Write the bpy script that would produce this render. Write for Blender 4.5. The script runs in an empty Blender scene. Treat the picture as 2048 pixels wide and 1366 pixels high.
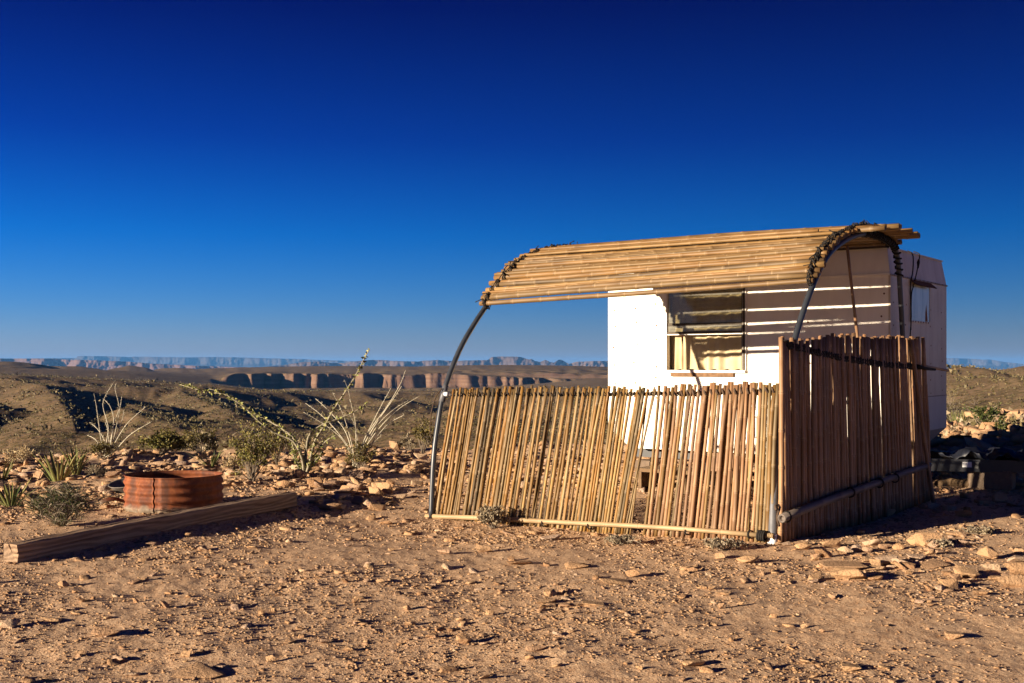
import bpy, bmesh, math, random
import numpy as np
from mathutils import Vector, Matrix, Quaternion

# ------------------------------------------------------------------ camera
SC = bpy.context.scene
COL = SC.collection
FPX, CX, HY, CAMZ = 2300.0, 1024.0, 727.0, 1.29      # photo pixels: focal length, centre column, horizon row; eye height in metres
cam = bpy.data.cameras.new('camera'); camo = bpy.data.objects.new('camera', cam); COL.objects.link(camo)
cam.sensor_width = 36.0; cam.lens = 36.0 * FPX / 2048.0
cam.shift_y = (HY - 683.0) / 2048.0
cam.clip_start = 0.1; cam.clip_end = 60000
camo.location = (0, 0, CAMZ); camo.rotation_euler = (math.radians(90), 0, 0)
SC.camera = camo

# ------------------------------------------------------------------ sky and sun
SUN_EL, SUN_AZ = 10.5, 31.0                            # elevation; light travels to +X turned SUN_AZ degrees towards +Y
ldir = Vector((math.cos(math.radians(SUN_AZ)) * math.cos(math.radians(SUN_EL)),
               math.sin(math.radians(SUN_AZ)) * math.cos(math.radians(SUN_EL)), -math.sin(math.radians(SUN_EL))))
W = bpy.data.worlds.new('World'); SC.world = W; W.use_nodes = True
wt = W.node_tree; wt.nodes.clear()
sky = wt.nodes.new('ShaderNodeTexSky'); sky.sky_type = 'NISHITA'; sky.sun_disc = False
sky.sun_elevation = math.radians(SUN_EL)
sky.sun_rotation = math.atan2(ldir.x, -ldir.y)
sky.altitude = 1500; sky.air_density = 1.0; sky.dust_density = 0.6; sky.ozone_density = 6.0
gam = wt.nodes.new('ShaderNodeGamma'); gam.inputs[1].default_value = 1.0
hs = wt.nodes.new('ShaderNodeHueSaturation'); hs.inputs['Saturation'].default_value = 1.12
bgn = wt.nodes.new('ShaderNodeBackground'); bgn.inputs[1].default_value = 0.055
wo = wt.nodes.new('ShaderNodeOutputWorld')
tcw = wt.nodes.new('ShaderNodeTexCoord'); sxw = wt.nodes.new('ShaderNodeSeparateXYZ'); rpw = wt.nodes.new('ShaderNodeValToRGB'); mlw = wt.nodes.new('ShaderNodeMixRGB')
mlw.blend_type = 'MULTIPLY'; mlw.inputs[0].default_value = 1.0
for i, (q, c) in enumerate([(0.0, (.80, .56, .66)), (.05, (.40, .46, .66)), (.11, (.04, .36, .64)), (.19, (.0, .15, .45)), (.30, (.0, .030, .22)), (.6, (.0, .025, .18))]):
    e_ = rpw.color_ramp.elements[i] if i < 2 else rpw.color_ramp.elements.new(q)
    e_.position = q; e_.color = (*c, 1)
wt.links.new(tcw.outputs['Generated'], sxw.inputs[0]); wt.links.new(sxw.outputs[2], rpw.inputs[0])
wt.links.new(hs.outputs[0], mlw.inputs[1]); wt.links.new(rpw.outputs[0], mlw.inputs[2])
wt.links.new(sky.outputs[0], gam.inputs[0]); wt.links.new(gam.outputs[0], hs.inputs['Color'])
wt.links.new(mlw.outputs[0], bgn.inputs[0]); wt.links.new(bgn.outputs[0], wo.inputs[0])
sl = bpy.data.lights.new('sun', 'SUN'); sl.energy = 4.8; sl.angle = math.radians(0.53); sl.color = (1.0, 0.83, 0.62)
so = bpy.data.objects.new('sun', sl); COL.objects.link(so); so.rotation_euler = ldir.to_track_quat('-Z', 'Y').to_euler()
so.location = (-30, -20, 20)
SC.view_settings.view_transform = 'Standard'; SC.view_settings.look = 'None'
SC.view_settings.gamma = 1.0; SC.view_settings.use_curve_mapping = False; SC.view_settings.exposure = 1.6
SC.cycles.use_denoising = True
SC.cycles.max_bounces = 6; SC.cycles.volume_bounces = 0
SC.cycles.sample_clamp_indirect = 6.0

# ------------------------------------------------------------------ helpers
rng = np.random.default_rng(7); random.seed(7)

def tag(o, label=None, cat=None, group=None, kind=None):
    if label: o['label'] = label
    if cat: o['category'] = cat
    if group: o['group'] = group
    if kind: o['kind'] = kind
    return o

def empty(name, loc=(0, 0, 0), parent=None):
    o = bpy.data.objects.new(name, None); COL.objects.link(o); o.location = loc; o.empty_display_size = .1
    if parent: o.parent = parent
    return o

def obj(name, me, parent=None, world=True):
    """link a mesh; coordinates are world coordinates, kept under a parent that is only translated"""
    o = bpy.data.objects.new(name, me); COL.objects.link(o)
    if parent:
        o.parent = parent
        if world: o.matrix_parent_inverse = wmat(parent).inverted()
    return o

def wmat(o):
    m = Matrix.LocRotScale(o.location, o.rotation_euler, o.scale)
    return (wmat(o.parent) @ o.matrix_parent_inverse @ m) if o.parent else m

def mesh(name, V, F, mat=None, smooth=False, attrs=None):
    me = bpy.data.meshes.new(name)
    V = np.asarray(V, dtype=np.float32).reshape(-1, 3)
    if isinstance(F, np.ndarray):
        n, k = F.shape
        me.vertices.add(len(V)); me.vertices.foreach_set('co', V.ravel())
        me.loops.add(n * k); me.loops.foreach_set('vertex_index', F.ravel().astype(np.int32))
        me.polygons.add(n); me.polygons.foreach_set('loop_start', np.arange(0, n * k, k, dtype=np.int32))
        me.update(calc_edges=True)
    else:
        me.from_pydata(V.tolist(), [], F); me.update()
    if smooth: me.polygons.foreach_set('use_smooth', [True] * len(me.polygons))
    for k, a in (attrs or {}).items():
        at = me.attributes.new(k, 'FLOAT', 'POINT'); at.data.foreach_set('value', np.asarray(a, dtype=np.float32))
    if mat: me.materials.append(mat)
    return me

class MB:
    """collects boxes, tubes and polygons into one mesh"""
    def __init__(s): s.V = []; s.F = []
    def add(s, V, F):
        b = len(s.V); s.V += [tuple(v) for v in V]; s.F += [tuple(i + b for i in f) for f in F]; return s
    def box(s, c, size, ax=None):
        c = Vector(c); ax = ax or (Vector((1, 0, 0)), Vector((0, 1, 0)), Vector((0, 0, 1)))
        V = []
        for i in (-1, 1):
            for j in (-1, 1):
                for k in (-1, 1):
                    V.append(c + ax[0] * (i * size[0] / 2) + ax[1] * (j * size[1] / 2) + ax[2] * (k * size[2] / 2))
        return s.add(V, [(0, 1, 3, 2), (4, 6, 7, 5), (0, 4, 5, 1), (2, 3, 7, 6), (0, 2, 6, 4), (1, 5, 7, 3)])
    def tube(s, pts, r, sides=8, cap=True):
        V, F = tube(pts, r, sides, cap); return s.add(V, F)
    def build(s, name, mat, parent=None, smooth=False):
        return obj(name, mesh(name, s.V, s.F, mat, smooth), parent)

def tube(pts, r, sides=8, cap=True):
    P = [Vector(p) for p in pts]; n = len(P)
    R = r if hasattr(r, '__len__') else [r] * n
    V = []; F = []
    t0 = (P[1] - P[0]).normalized()
    u = t0.orthogonal().normalized()
    for i in range(n):
        t = (P[min(i + 1, n - 1)] - P[max(i - 1, 0)])
        t = t.normalized() if t.length > 1e-9 else t0
        u = (u - t * u.dot(t)); u = u.normalized() if u.length > 1e-6 else t.orthogonal().normalized()
        w = t.cross(u)
        for k in range(sides):
            a = 2 * math.pi * k / sides
            V.append(P[i] + (u * math.cos(a) + w * math.sin(a)) * R[i])
    for i in range(n - 1):
        for k in range(sides):
            k2 = (k + 1) % sides
            F.append((i * sides + k, i * sides + k2, (i + 1) * sides + k2, (i + 1) * sides + k))
    if cap:
        F.append(tuple(reversed(range(sides)))); F.append(tuple((n - 1) * sides + k for k in range(sides)))
    return V, F

def smooth_path(pts, n=40):
    """Catmull-Rom through the points"""
    P = np.array([tuple(p) for p in pts], dtype=float); m = len(P)
    Q = np.vstack([2 * P[0] - P[1], P, 2 * P[-1] - P[-2]])
    d = np.r_[0, np.cumsum(np.linalg.norm(np.diff(P, axis=0), axis=1))]
    out = []
    for s in np.linspace(0, d[-1], n):
        i = min(max(np.searchsorted(d, s) - 1, 0), m - 2)
        t = (s - d[i]) / max(d[i + 1] - d[i], 1e-9)
        a, b, c, e = Q[i], Q[i + 1], Q[i + 2], Q[i + 3]
        out.append(.5 * (2 * b + (c - a) * t + (2 * a - 5 * b + 4 * c - e) * t * t + (3 * b - a - 3 * c + e) * t ** 3))
    return [Vector(p) for p in out]

def pix(x, y, D): return Vector(((x - CX) / FPX * D, D, CAMZ - (y - HY) / FPX * D))

_perm = np.random.default_rng(3).permutation(512).astype(np.int64)
def perlin(x, y, seed=0):
    x = np.asarray(x, float); y = np.asarray(y, float)
    xi = np.floor(x).astype(np.int64); yi = np.floor(y).astype(np.int64); xf = x - xi; yf = y - yi
    def g(ix, iy, dx, dy):
        h = _perm[(_perm[(ix + seed * 37) % 512] + iy + seed * 91) % 512]
        a = h * (2 * np.pi / 512.0); return np.cos(a) * dx + np.sin(a) * dy
    u = xf ** 3 * (xf * (xf * 6 - 15) + 10); v = yf ** 3 * (yf * (yf * 6 - 15) + 10)
    a = g(xi, yi, xf, yf) * (1 - u) + g(xi + 1, yi, xf - 1, yf) * u
    b = g(xi, yi + 1, xf, yf - 1) * (1 - u) + g(xi + 1, yi + 1, xf - 1, yf - 1) * u
    return (a * (1 - v) + b * v) * 1.5
def fbm(x, y, oct=4, seed=0, gain=.5):
    s = 0; a = 1.0; f = 1.0
    for o in range(oct):
        s = s + a * perlin(x * f, y * f, seed + o * 5); a *= gain; f *= 2.03
    return s
def ridged(x, y, oct=4, seed=0):
    s = 0; a = 1.0; f = 1.0
    for o in range(oct):
        s = s + a * (1 - 2 * np.abs(perlin(x * f, y * f, seed + o * 5))); a *= .5; f *= 2.03
    return s
def sstep(a, b, x):
    t = np.clip((x - a) / (b - a), 0, 1); return t * t * (3 - 2 * t)

# ------------------------------------------------------------------ materials
def mat(name):
    m = bpy.data.materials.new(name); m.use_nodes = True
    nt = m.node_tree; nt.nodes.clear()
    p = nt.nodes.new('ShaderNodeBsdfPrincipled'); o = nt.nodes.new('ShaderNodeOutputMaterial')
    nt.links.new(p.outputs[0], o.inputs[0]); p.inputs['Roughness'].default_value = .85
    p.inputs['Specular IOR Level'].default_value = .25
    return m, nt, p
def N(nt, t, **kw):
    n = nt.nodes.new('ShaderNode' + t)
    for k, v in kw.items():
        if k.startswith('i_'): n.inputs[k[2:].replace('_', ' ')].default_value = v
        else: setattr(n, k, v)
    return n
def L(nt, a, b): nt.links.new(a, b)
def ramp(nt, fac, stops, interp='LINEAR'):
    r = N(nt, 'ValToRGB'); r.color_ramp.interpolation = interp
    el = r.color_ramp.elements
    while len(el) > 1: el.remove(el[-1])
    for i, (p, c) in enumerate(stops):
        e = el[0] if i == 0 else el.new(p)
        e.position = p; e.color = (*c, 1) if len(c) == 3 else c
    L(nt, fac, r.inputs[0]); return r.outputs[0]
def noise(nt, scale, detail=4, rough=.55, vec=None, out=0, dist=0):
    n = N(nt, 'TexNoise'); n.inputs['Scale'].default_value = scale; n.inputs['Detail'].default_value = detail
    n.inputs['Roughness'].default_value = rough; n.inputs['Distortion'].default_value = dist
    if vec is not None: L(nt, vec, n.inputs['Vector'])
    return n.outputs[out]
def mix(nt, fac, a, b, mode='MIX'):
    m = N(nt, 'MixRGB', blend_type=mode)
    for s, v in ((0, fac), (1, a), (2, b)):
        if hasattr(v, 'links') or hasattr(v, 'is_linked'): L(nt, v, m.inputs[s])
        elif s == 0: m.inputs[0].default_value = v
        else: m.inputs[s].default_value = (*v, 1)
    return m.outputs[0]
def bump(nt, p, h, strength=.4, dist=.02):
    b = N(nt, 'Bump'); b.inputs['Strength'].default_value = strength; b.inputs['Distance'].default_value = dist
    L(nt, h, b.inputs['Height']); L(nt, b.outputs[0], p.inputs['Normal']); return b
def pos(nt): return N(nt, 'NewGeometry').outputs['Position']
def math_(nt, op, a, b=None):
    m = N(nt, 'Math', operation=op)
    for i, v in enumerate((a, b)):
        if v is None: continue
        if isinstance(v, (int, float)): m.inputs[i].default_value = v
        else: L(nt, v, m.inputs[i])
    return m.outputs[0]
def attr(nt, name): return N(nt, 'Attribute', attribute_name=name).outputs['Fac']
def scaled(nt, vec, s):
    v = N(nt, 'Vector Math'.replace(' ', ''), operation='MULTIPLY'); L(nt, vec, v.inputs[0]); v.inputs[1].default_value = s; return v.outputs[0]
def simple(name, col, rough=.8, var=.25, scale=6, metal=0, spec=.25, bmp=0, bscale=40):
    m, nt, p = mat(name)
    P = N(nt, 'TexCoord').outputs['Object']
    n = noise(nt, scale, 5, .6, P)
    d = tuple(c * (1 - var) for c in col); l = tuple(min(1, c * (1 + var)) for c in col)
    L(nt, ramp(nt, n, [(.3, d), (.7, l)]), p.inputs['Base Color'])
    p.inputs['Roughness'].default_value = rough; p.inputs['Metallic'].default_value = metal
    p.inputs['Specular IOR Level'].default_value = spec
    if bmp: bump(nt, p, noise(nt, bscale, 4, .6, P), bmp, .01)
    return m

# ------------------------------------------------------------------ terrain
# control table: rows are distances (m), columns directions given by photo column; heights in metres
XC = [-2600, -900, -100, 120, 320, 600, 820, 1050, 1300, 1700, 1900, 2100, 2900]
DC = [18, 24, 36, 60, 110, 200, 330, 480, 650, 830, 960, 1300, 2200, 4000, 16000]
TAB = {
 -2600: [0, .2, .5, 0, -1, 0, 2, 3, 3, 2, 2, 1, -13, -26, -62],
 -900:  [0, -.6, -2.0, -4.0, -5.0, -3.0, 0, 1.5, 0, -2, -4, -4, -13, -26, -62],
 -100:  [0, -.7, -2.6, -5.2, -6.4, -5.0, -3.0, -1.8, -3, -2.0, 0.6, -7.5, -13, -26, -62],
 120:   [0, -.7, -2.6, -5.2, -6.5, -6.0, -4.6, -3.0, -6, -5.0, 0.0, -7.5, -13, -26, -62],
 320:   [0, -.7, -2.6, -5.0, -6.2, -6.8, -6.6, -5.2, -7, -9.0, -5.0, -7.5, -13, -26, -62],
 600:   [0, -.7, -2.5, -4.6, -5.8, -7.6, -9.4, -11.6, -14, -22, -24, -8.5, -13, -26, -62],
 820:   [0, -.6, -2.3, -4.3, -5.6, -7.6, -9.8, -12.0, -14, -21, -22, -7.5, -13, -26, -62],
 1050:  [0, -.6, -2.3, -4.3, -5.4, -7.2, -9.2, -11.0, -13, -17, -15, -5.5, -13, -26, -62],
 1300:  [0, -.4, -1.8, -3.6, -5.0, -6.0, -8.0, -10, -12, -13, -12, -6.5, -13, -26, -62],
 1700:  [.1, -.2, -.9, -1.9, -2.6, -2.2, -2.4, -4, -6, -8, -8, -6, -13, -26, -62],
 1900:  [.2, .1, -1.0, -3.4, -5.6, -4.6, -1.0, -1.4, -3, -4, -5, -6, -13, -26, -62],
 2100:  [.25, .2, -.8, -3.4, -6.6, -6.6, -2.0, -1.4, -3, -4, -5, -6, -13, -26, -62],
 2900:  [.3, .4, .6, .8, 1, 2, 2, 0, -3, -5, -6, -6, -13, -26, -62],
}
_az = np.arctan((np.array(XC) - CX) / FPX)
_ld = np.log(np.array(DC, float))
TA = np.linspace(-1.15, 1.15, 300); TL = np.linspace(math.log(18), math.log(16000), 400)
_T = np.array([np.interp(TL, _ld, TAB[x]) for x in XC])               # (columns, TL)
TT = np.array([np.interp(TA, _az, _T[:, j]) for j in range(len(TL))]).T  # (TA, TL)
def _blur(A, s, ax):
    k = np.exp(-.5 * (np.arange(-3 * s, 3 * s + 1) / s) ** 2); k /= k.sum()
    P = np.pad(A, [(3 * s, 3 * s) if i == ax else (0, 0) for i in (0, 1)], mode='edge')
    return np.apply_along_axis(lambda v: np.convolve(v, k, 'valid'), ax, P)
TT = _blur(_blur(TT, 7, 0), 4, 1)
def table(az, d):
    i = np.clip((az - TA[0]) / (TA[1] - TA[0]), 0, len(TA) - 1.001); j = np.clip((np.log(np.maximum(d, 18)) - TL[0]) / (TL[1] - TL[0]), 0, len(TL) - 1.001)
    a = i.astype(int); b = j.astype(int); u = i - a; v = j - b
    return (TT[a, b] * (1 - u) + TT[a + 1, b] * u) * (1 - v) + (TT[a, b + 1] * (1 - u) + TT[a + 1, b + 1] * u) * v
def height(X, Y):
    X = np.asarray(X, float); Y = np.asarray(Y, float)
    d = np.hypot(X, Y); az = np.arctan2(X, Y)
    z = table(np.clip(az, -1.15, 1.15), d) * sstep(11, 19, d)
    fade = sstep(16, 40, np.abs(d))
    # close ground: slight dips and rises, then grit
    z = z - .075 * np.exp(-((X + .1) ** 2 + (Y - 9.9) ** 2) / 3.2) + .10 * np.exp(-((X - 4.4) ** 2 + (Y - 11.6) ** 2) / 1.6)
    near = 1 - sstep(20, 45, d)
    z = z + near * (.022 * fbm(X * .55, Y * .55, 3, 1) + .007 * fbm(X * 2.7, Y * 2.7, 3, 11) + .0035 * fbm(X * 11, Y * 11, 3, 21))
    # stony rim
    rim = np.exp(-((d - 17.0) / 4.0) ** 2)
    z = z + rim * .10 * fbm(X * .8, Y * .8, 3, 31)
    if d.size and d.max() < 25: return z
    # hills and gullies: spurs that run away from the rim
    u = X + .25 * Y; cold = np.tan(np.clip(az, -1.3, 1.3)) * FPX + CX
    calm = 1 - .75 * sstep(1650, 1880, cold) * (1 - sstep(2300, 2700, cold))
    calm = calm * (1 - .88 * sstep(540, 740, d))
    w1 = sstep(26, 80, d) * (1 - .5 * sstep(300, 800, d)) * calm
    z = z + w1 * 2.0 * (ridged(u / 52 + 3.1, Y / 105, 4, 41) - .75) * np.clip(d / 120, .15, 1.0)
    w2 = sstep(90, 260, d) * calm
    z = z + w2 * 4.6 * (ridged(u / 150 + 1.4, Y / 300 + .7, 4, 51) - .8)
    w3 = sstep(600, 1200, d)
    z = z + w3 * 1.1 * fbm(X / 420, Y / 420, 4, 61) * (1 - .7 * sstep(3000, 6000, d))
    z = z + sstep(30, 60, d) * .22 * fbm(X / 5.5, Y / 5.5, 3, 71)
    # the lit spur behind the trailer, its crest running down toward the right, and a second one beyond
    for pts, kf in (([(1900, 245, 731), (1930, 220, 729), (1975, 200, 738), (2010, 182, 750), (2050, 165, 764), (2130, 140, 790)], .27),
                    ([(2020, 330, 737), (2046, 300, 729), (2090, 280, 735), (2160, 250, 752)], .30),
                    ([(-120, 330, 738), (10, 300, 752), (90, 230, 772), (128, 150, 815), (150, 105, 850)], .26),
                    ([(240, 420, 760), (300, 380, 768), (360, 300, 784), (420, 230, 806), (470, 180, 826)], .26)):
        Q = [((x_ - CX) / FPX * d_, d_, CAMZ - (y_ - HY) / FPX * d_) for x_, d_, y_ in pts]
        best = np.full(np.shape(d), -99.0)
        for (x0, y0, z0), (x1, y1, z1) in zip(Q[:-1], Q[1:]):
            ll = (x1 - x0) ** 2 + (y1 - y0) ** 2; t = np.clip(((X - x0) * (x1 - x0) + (Y - y0) * (y1 - y0)) / ll, 0, 1)
            ds = np.hypot(X - x0 - t * (x1 - x0), Y - y0 - t * (y1 - y0))
            wob = 1 + .35 * perlin(X / 16, Y / 16, 77)
            best = np.maximum(best, z0 + t * (z1 - z0) - kf * ds * wob + .5 * perlin(X / 9, Y / 9, 78))
        kz = 1.0; mm = np.clip((best - z) / kz, -30, 30)
        z = np.where(d > 40, z + kz * np.log1p(np.exp(mm)) - kz * np.log(2) * np.exp(-mm * mm), z)
    # no spur on this side of the canyon stands above the crest line
    ylim = np.interp(cold, [-1500, -600, 0, 120, 260, 420, 520, 900, 1200, 1700, 1900, 2048, 2600], [715, 730, 746, 752, 757, 765, 780, 780, 774, 745, 727, 726, 720])
    lim = CAMZ - (ylim - HY) / FPX * d; kk = .003 * d + .03
    lim = np.where(d < 760, lim, lim + (d - 760) * .2)
    dd = np.clip((z - lim) / kk, -30, 30)
    z = np.where(d > 45, z - kk * np.log1p(np.exp(dd)), z)
    # the canyon wall: the far side stands up along a ragged line
    cw = sstep(.0, 1.0, (np.tan(az) * FPX + CX - 420) / 60) * (1 - sstep(0, 1, (np.tan(az) * FPX + CX - 880) / 330))
    R0 = 995 + 26 * fbm(X / 150, Y / 500, 3, 81, .6)
    R = R0 + 12 * fbm(X / 46, Y / 300, 3, 83, .6) + 11 * (.15 + 1.3 * np.abs(fbm(X / 60, Y / 400, 2, 85))) * ridged(X / 15, Y / 300, 4, 91)
    up = .44 * sstep(0, 4, d - R) + .30 * sstep(3, 8, d - R - 3 * fbm(X / 12, Y / 90, 2, 97)) + .26 * sstep(-50, 0, d - R0 - 16 * fbm(X / 28, Y / 100, 3, 98))
    inside = sstep(700, 900, d) * (1 - up) * cw
    top = -7.2 + 2.0 * fbm(X / 260, Y / 300, 3, 95) + 1.4 * fbm(X / 40, Y / 60, 3, 96)
    floor_ = -24.0
    zc = floor_ + (top - floor_) * up
    k = cw * sstep(840, 930, d) * (1 - sstep(1080, 1350, d))
    z = z * (1 - k) + zc * k
    # small buttes and low domes on the plateau beyond
    for x_, d_, y_, r_, p_ in ((150, 1150, 727.5, 30, 1.4), (112, 1180, 731, 26, 2), (178, 1160, 732, 22, 1.6), (265, 1300, 728, 20, 1.2), (368, 1380, 730.5, 24, 1.3), (338, 1390, 734, 22, 2), (490, 1500, 731, 20, 1.3), (10, 1000, 723, 42, 2), (-70, 1000, 722, 60, 2), (420, 1500, 739, 60, 2),
                            (700, 1500, 732, 190, 2), (1010, 1300, 730, 170, 2), (860, 1450, 734, 120, 2), (600, 1600, 735, 150, 2)):
        bx = (x_ - CX) / FPX * d_; dist = np.hypot(X - bx, (Y - d_) * .8); bz = CAMZ - (y_ - HY) / FPX * d_
        cone = bz - (bz + 9) * (dist / r_) ** p_ * (1 + .25 * perlin(X / 14, Y / 14, 63)) * .55
        z = np.where((dist < r_ * 2) & (d > (1035 if d_ > 1250 else 700)), np.maximum(z, cone), z)
    return z
def H(x, y): return float(height(np.array([x]), np.array([y]))[0])
def gnd(x, y):
    """where the sight line through photo pixel (x, y) meets the ground"""
    D = CAMZ * FPX / (y - HY)
    for _ in range(12):
        D = .5 * D + .5 * (CAMZ - H((x - CX) / FPX * D, D)) * FPX / (y - HY)
    X = (x - CX) / FPX * D
    return Vector((X, D, H(X, D)))

def ground_material():
    m, nt, p = mat('desert_ground')
    P = pos(nt); g = N(nt, 'NewGeometry')
    big = noise(nt, .45, 4, .6, P); fine = noise(nt, 9, 6, .7, P); grit = noise(nt, 70, 3, .7, P)
    base = ramp(nt, fine, [(.25, (.40, .23, .13)), (.5, (.54, .345, .205)), (.75, (.64, .45, .29))])
    base = mix(nt, ramp(nt, big, [(.35, (0, 0, 0)), (.7, (.55, .55, .55))]), base, (.54, .375, .245))
    vo = N(nt, 'TexVoronoi'); vo.inputs['Scale'].default_value = 55; L(nt, P, vo.inputs['Vector'])
    peb = ramp(nt, vo.outputs['Color'], [(.2, (.28, .15, .08)), (.8, (.62, .44, .28))])
    base = mix(nt, .4, base, peb)
    # hillsides: pale soil with low scrub
    hn = noise(nt, .9, 5, .65, P); hb = noise(nt, .02, 4, .6, P)
    soil = ramp(nt, hb, [(.3, (.135, .085, .05)), (.7, (.205, .137, .082))])
    scrub = mix(nt, ramp(nt, hn, [(.46, (0, 0, 0)), (.60, (1, 1, 1))]), soil, (.085, .064, .028))
    farm = noise(nt, .12, 4, .6, P)
    scrub = mix(nt, ramp(nt, farm, [(.35, (0, 0, 0)), (.75, (.45, .45, .45))]), scrub, (.10, .078, .034))
    hill = attr(nt, 'hill')
    col = mix(nt, hill, base, scrub)
    # bare rock where it stands steep, in level beds
    zz = scaled(nt, P, (.01, .01, .35)); st = noise(nt, 1.0, 5, .6, zz)
    vert = noise(nt, 1.0, 4, .6, scaled(nt, P, (.08, .03, .02)))
    rock = ramp(nt, st, [(.3, (.075, .045, .030)), (.5, (.13, .078, .052)), (.7, (.19, .125, .085))])
    rock = mix(nt, ramp(nt, vert, [(.4, (0, 0, 0)), (.7, (.7, .7, .7))]), rock, (.14, .08, .055))
    cl = attr(nt, 'cliff')
    col = mix(nt, cl, col, rock)
    L(nt, col, p.inputs['Base Color'])
    hgt = math_(nt, 'ADD', math_(nt, 'MULTIPLY', fine, .6), math_(nt, 'MULTIPLY', grit, .35))
    hgt = math_(nt, 'ADD', hgt, math_(nt, 'MULTIPLY', math_(nt, 'MULTIPLY', hill, math_(nt, 'ADD', hn, noise(nt, .25, 5, .6, P))), 14.0))
    b = bump(nt, p, hgt, .8, .025)
    p.inputs['Roughness'].default_value = .95; p.inputs['Specular IOR Level'].default_value = .1
    return m
M_ground = ground_material()

def build_ground():
    fine = np.radians(29)
    az = np.r_[np.linspace(-np.pi, -fine - .02, 90), np.linspace(-fine, fine, 680), np.linspace(fine + .02, np.pi, 90)[:-1]]
    d = np.r_[np.geomspace(.4, 3.2, 22)[:-1], np.geomspace(3.2, 26, 430)[:-1], np.geomspace(26, 840, 190)[:-1],
              np.linspace(840, 1120, 110)[:-1], np.geomspace(1120, 16000, 70)]
    A, D = np.meshgrid(az, d)
    X = D * np.sin(A); Y = D * np.cos(A)
    Z = height(X, Y)
    n, m = Z.shape
    idx = np.arange(n * m).reshape(n, m)
    i2 = np.roll(idx, -1, axis=1)
    F = np.stack([idx[:-1], i2[:-1], i2[1:], idx[1:]], -1).reshape(-1, 4)[:, ::-1]
    hill = sstep(19, 34, D + 3 * fbm(X * .3, Y * .3, 3, 5))
    dz = np.abs(np.gradient(Z, axis=0) / np.gradient(D, axis=0))
    cliff = sstep(.35, .8, dz) * (D > 700)
    cap = (np.exp(-((D - 1000) / 60) ** 2) * sstep(.22, .5, dz))
    me = mesh('ground', np.stack([X, Y, Z], -1).reshape(-1, 3), F, M_ground, True, {'hill': hill.ravel(), 'cliff': np.maximum(cliff, cap).ravel()})
    o = obj('ground', me); tag(o, kind='structure'); return o
build_ground()

# distant table mountains: outlines from the photograph at their own distances, each with a talus foot, a cliff band and a flat top behind
def mesa_material(name, lo, hi, band):
    m, nt, p = mat(name)
    P = pos(nt)
    a = noise(nt, 1.0, 5, .6, scaled(nt, P, (.004, .002, .0015))); b = noise(nt, 1.0, 4, .6, scaled(nt, P, (.0006, .0006, .03)))
    c = ramp(nt, a, [(.35, lo), (.65, hi)]); c = mix(nt, ramp(nt, b, [(.45, (0, 0, 0)), (.6, (.5, .5, .5))]), c, band)
    L(nt, c, p.inputs['Base Color']); p.inputs['Roughness'].default_value = .95; p.inputs['Specular IOR Level'].default_value = .05
    return m
def mesa(name, outline, D, m, depth, cliff=.55, rough=1.0, yfoot=742, seed=0):
    xs = np.array([p[0] for p in outline], float); ys = np.array([p[1] for p in outline], float)
    x = np.linspace(xs[0], xs[-1], int((xs[-1] - xs[0]) / 1.6) + 2)
    y = np.interp(x, xs, ys) + .35 * fbm(x / 14, x * 0, 3, seed) * rough
    rows = [0, .15, .3, .42, .5, .58, .7, .85, 1.0]
    V = []
    px = D / FPX
    for k, r in enumerate(rows):
        # forward offset: wide talus, steep cliff above
        zf = yfoot + (y - yfoot) * r
        fwd = np.where(r < 1 - cliff, (1 - r / (1 - cliff)) * D * .035, 0) - (0 if r < 1 else 0)
        gul = (fbm(x / 60, x * 0 + r * .4, 5, seed + 3, .62)) * D * .010 * rough * (1 - .35 * r)
        Dk = D - fwd + gul + (1 - r) * -D * .004
        V.append(np.stack([(x - CX) / FPX * Dk, Dk, CAMZ - (zf - HY) / FPX * D], -1))
    Dk = D + depth
    V.append(np.stack([(x - CX) / FPX * Dk, Dk + 0 * x, CAMZ - (y - HY) / FPX * D - .002 * depth], -1))
    Dk = D + depth * 1.3
    V.append(np.stack([(x - CX) / FPX * Dk, Dk + 0 * x, CAMZ - (yfoot - HY) / FPX * D + 0 * x], -1))
    V = np.array(V); n, mm = V.shape[:2]
    idx = np.arange(n * mm).reshape(n, mm)
    F = np.stack([idx[:-1, :-1], idx[:-1, 1:], idx[1:, 1:], idx[1:, :-1]], -1).reshape(-1, 4)
    o = obj(name, mesh(name, V.reshape(-1, 3), F, m, False)); tag(o, kind='structure'); return o
M_mesa_red = mesa_material('mesa_red', (.085, .050, .042), (.14, .085, .066), (.10, .068, .054))
M_mesa_brown = mesa_material('mesa_brown', (.055, .040, .034), (.095, .066, .053), (.13, .092, .074))
M_mesa_far = mesa_material('mesa_far', (.045, .038, .034), (.065, .054, .048), (.07, .06, .053))
mesa('mesa', [(-260, 722), (-120, 719), (0, 717), (108, 717), (128, 719), (200, 721), (250, 723), (300, 727), (360, 730), (430, 733), (520, 736)], 5200, M_mesa_red, 900, .7, 1.0, 744, 3)
mesa('mesa', [(500, 737), (560, 731), (606, 724), (640, 723), (662, 726), (684, 726), (735, 720), (765, 720), (790, 722), (836, 723), (852, 721), (876, 720), (905, 722),
              (930, 721), (975, 720), (984, 714), (1000, 713), (1040, 713.5), (1054, 718), (1057, 719), (1063, 718), (1070, 722), (1080, 724), (1091, 719.5), (1100, 724), (1108, 725.5), (1118, 719), (1124, 720), (1138, 728),
              (1152, 723.5), (1190, 722), (1240, 722), (1400, 724), (1600, 730)], 5600, M_mesa_brown, 900, .6, 1.0, 744, 9)
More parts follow.
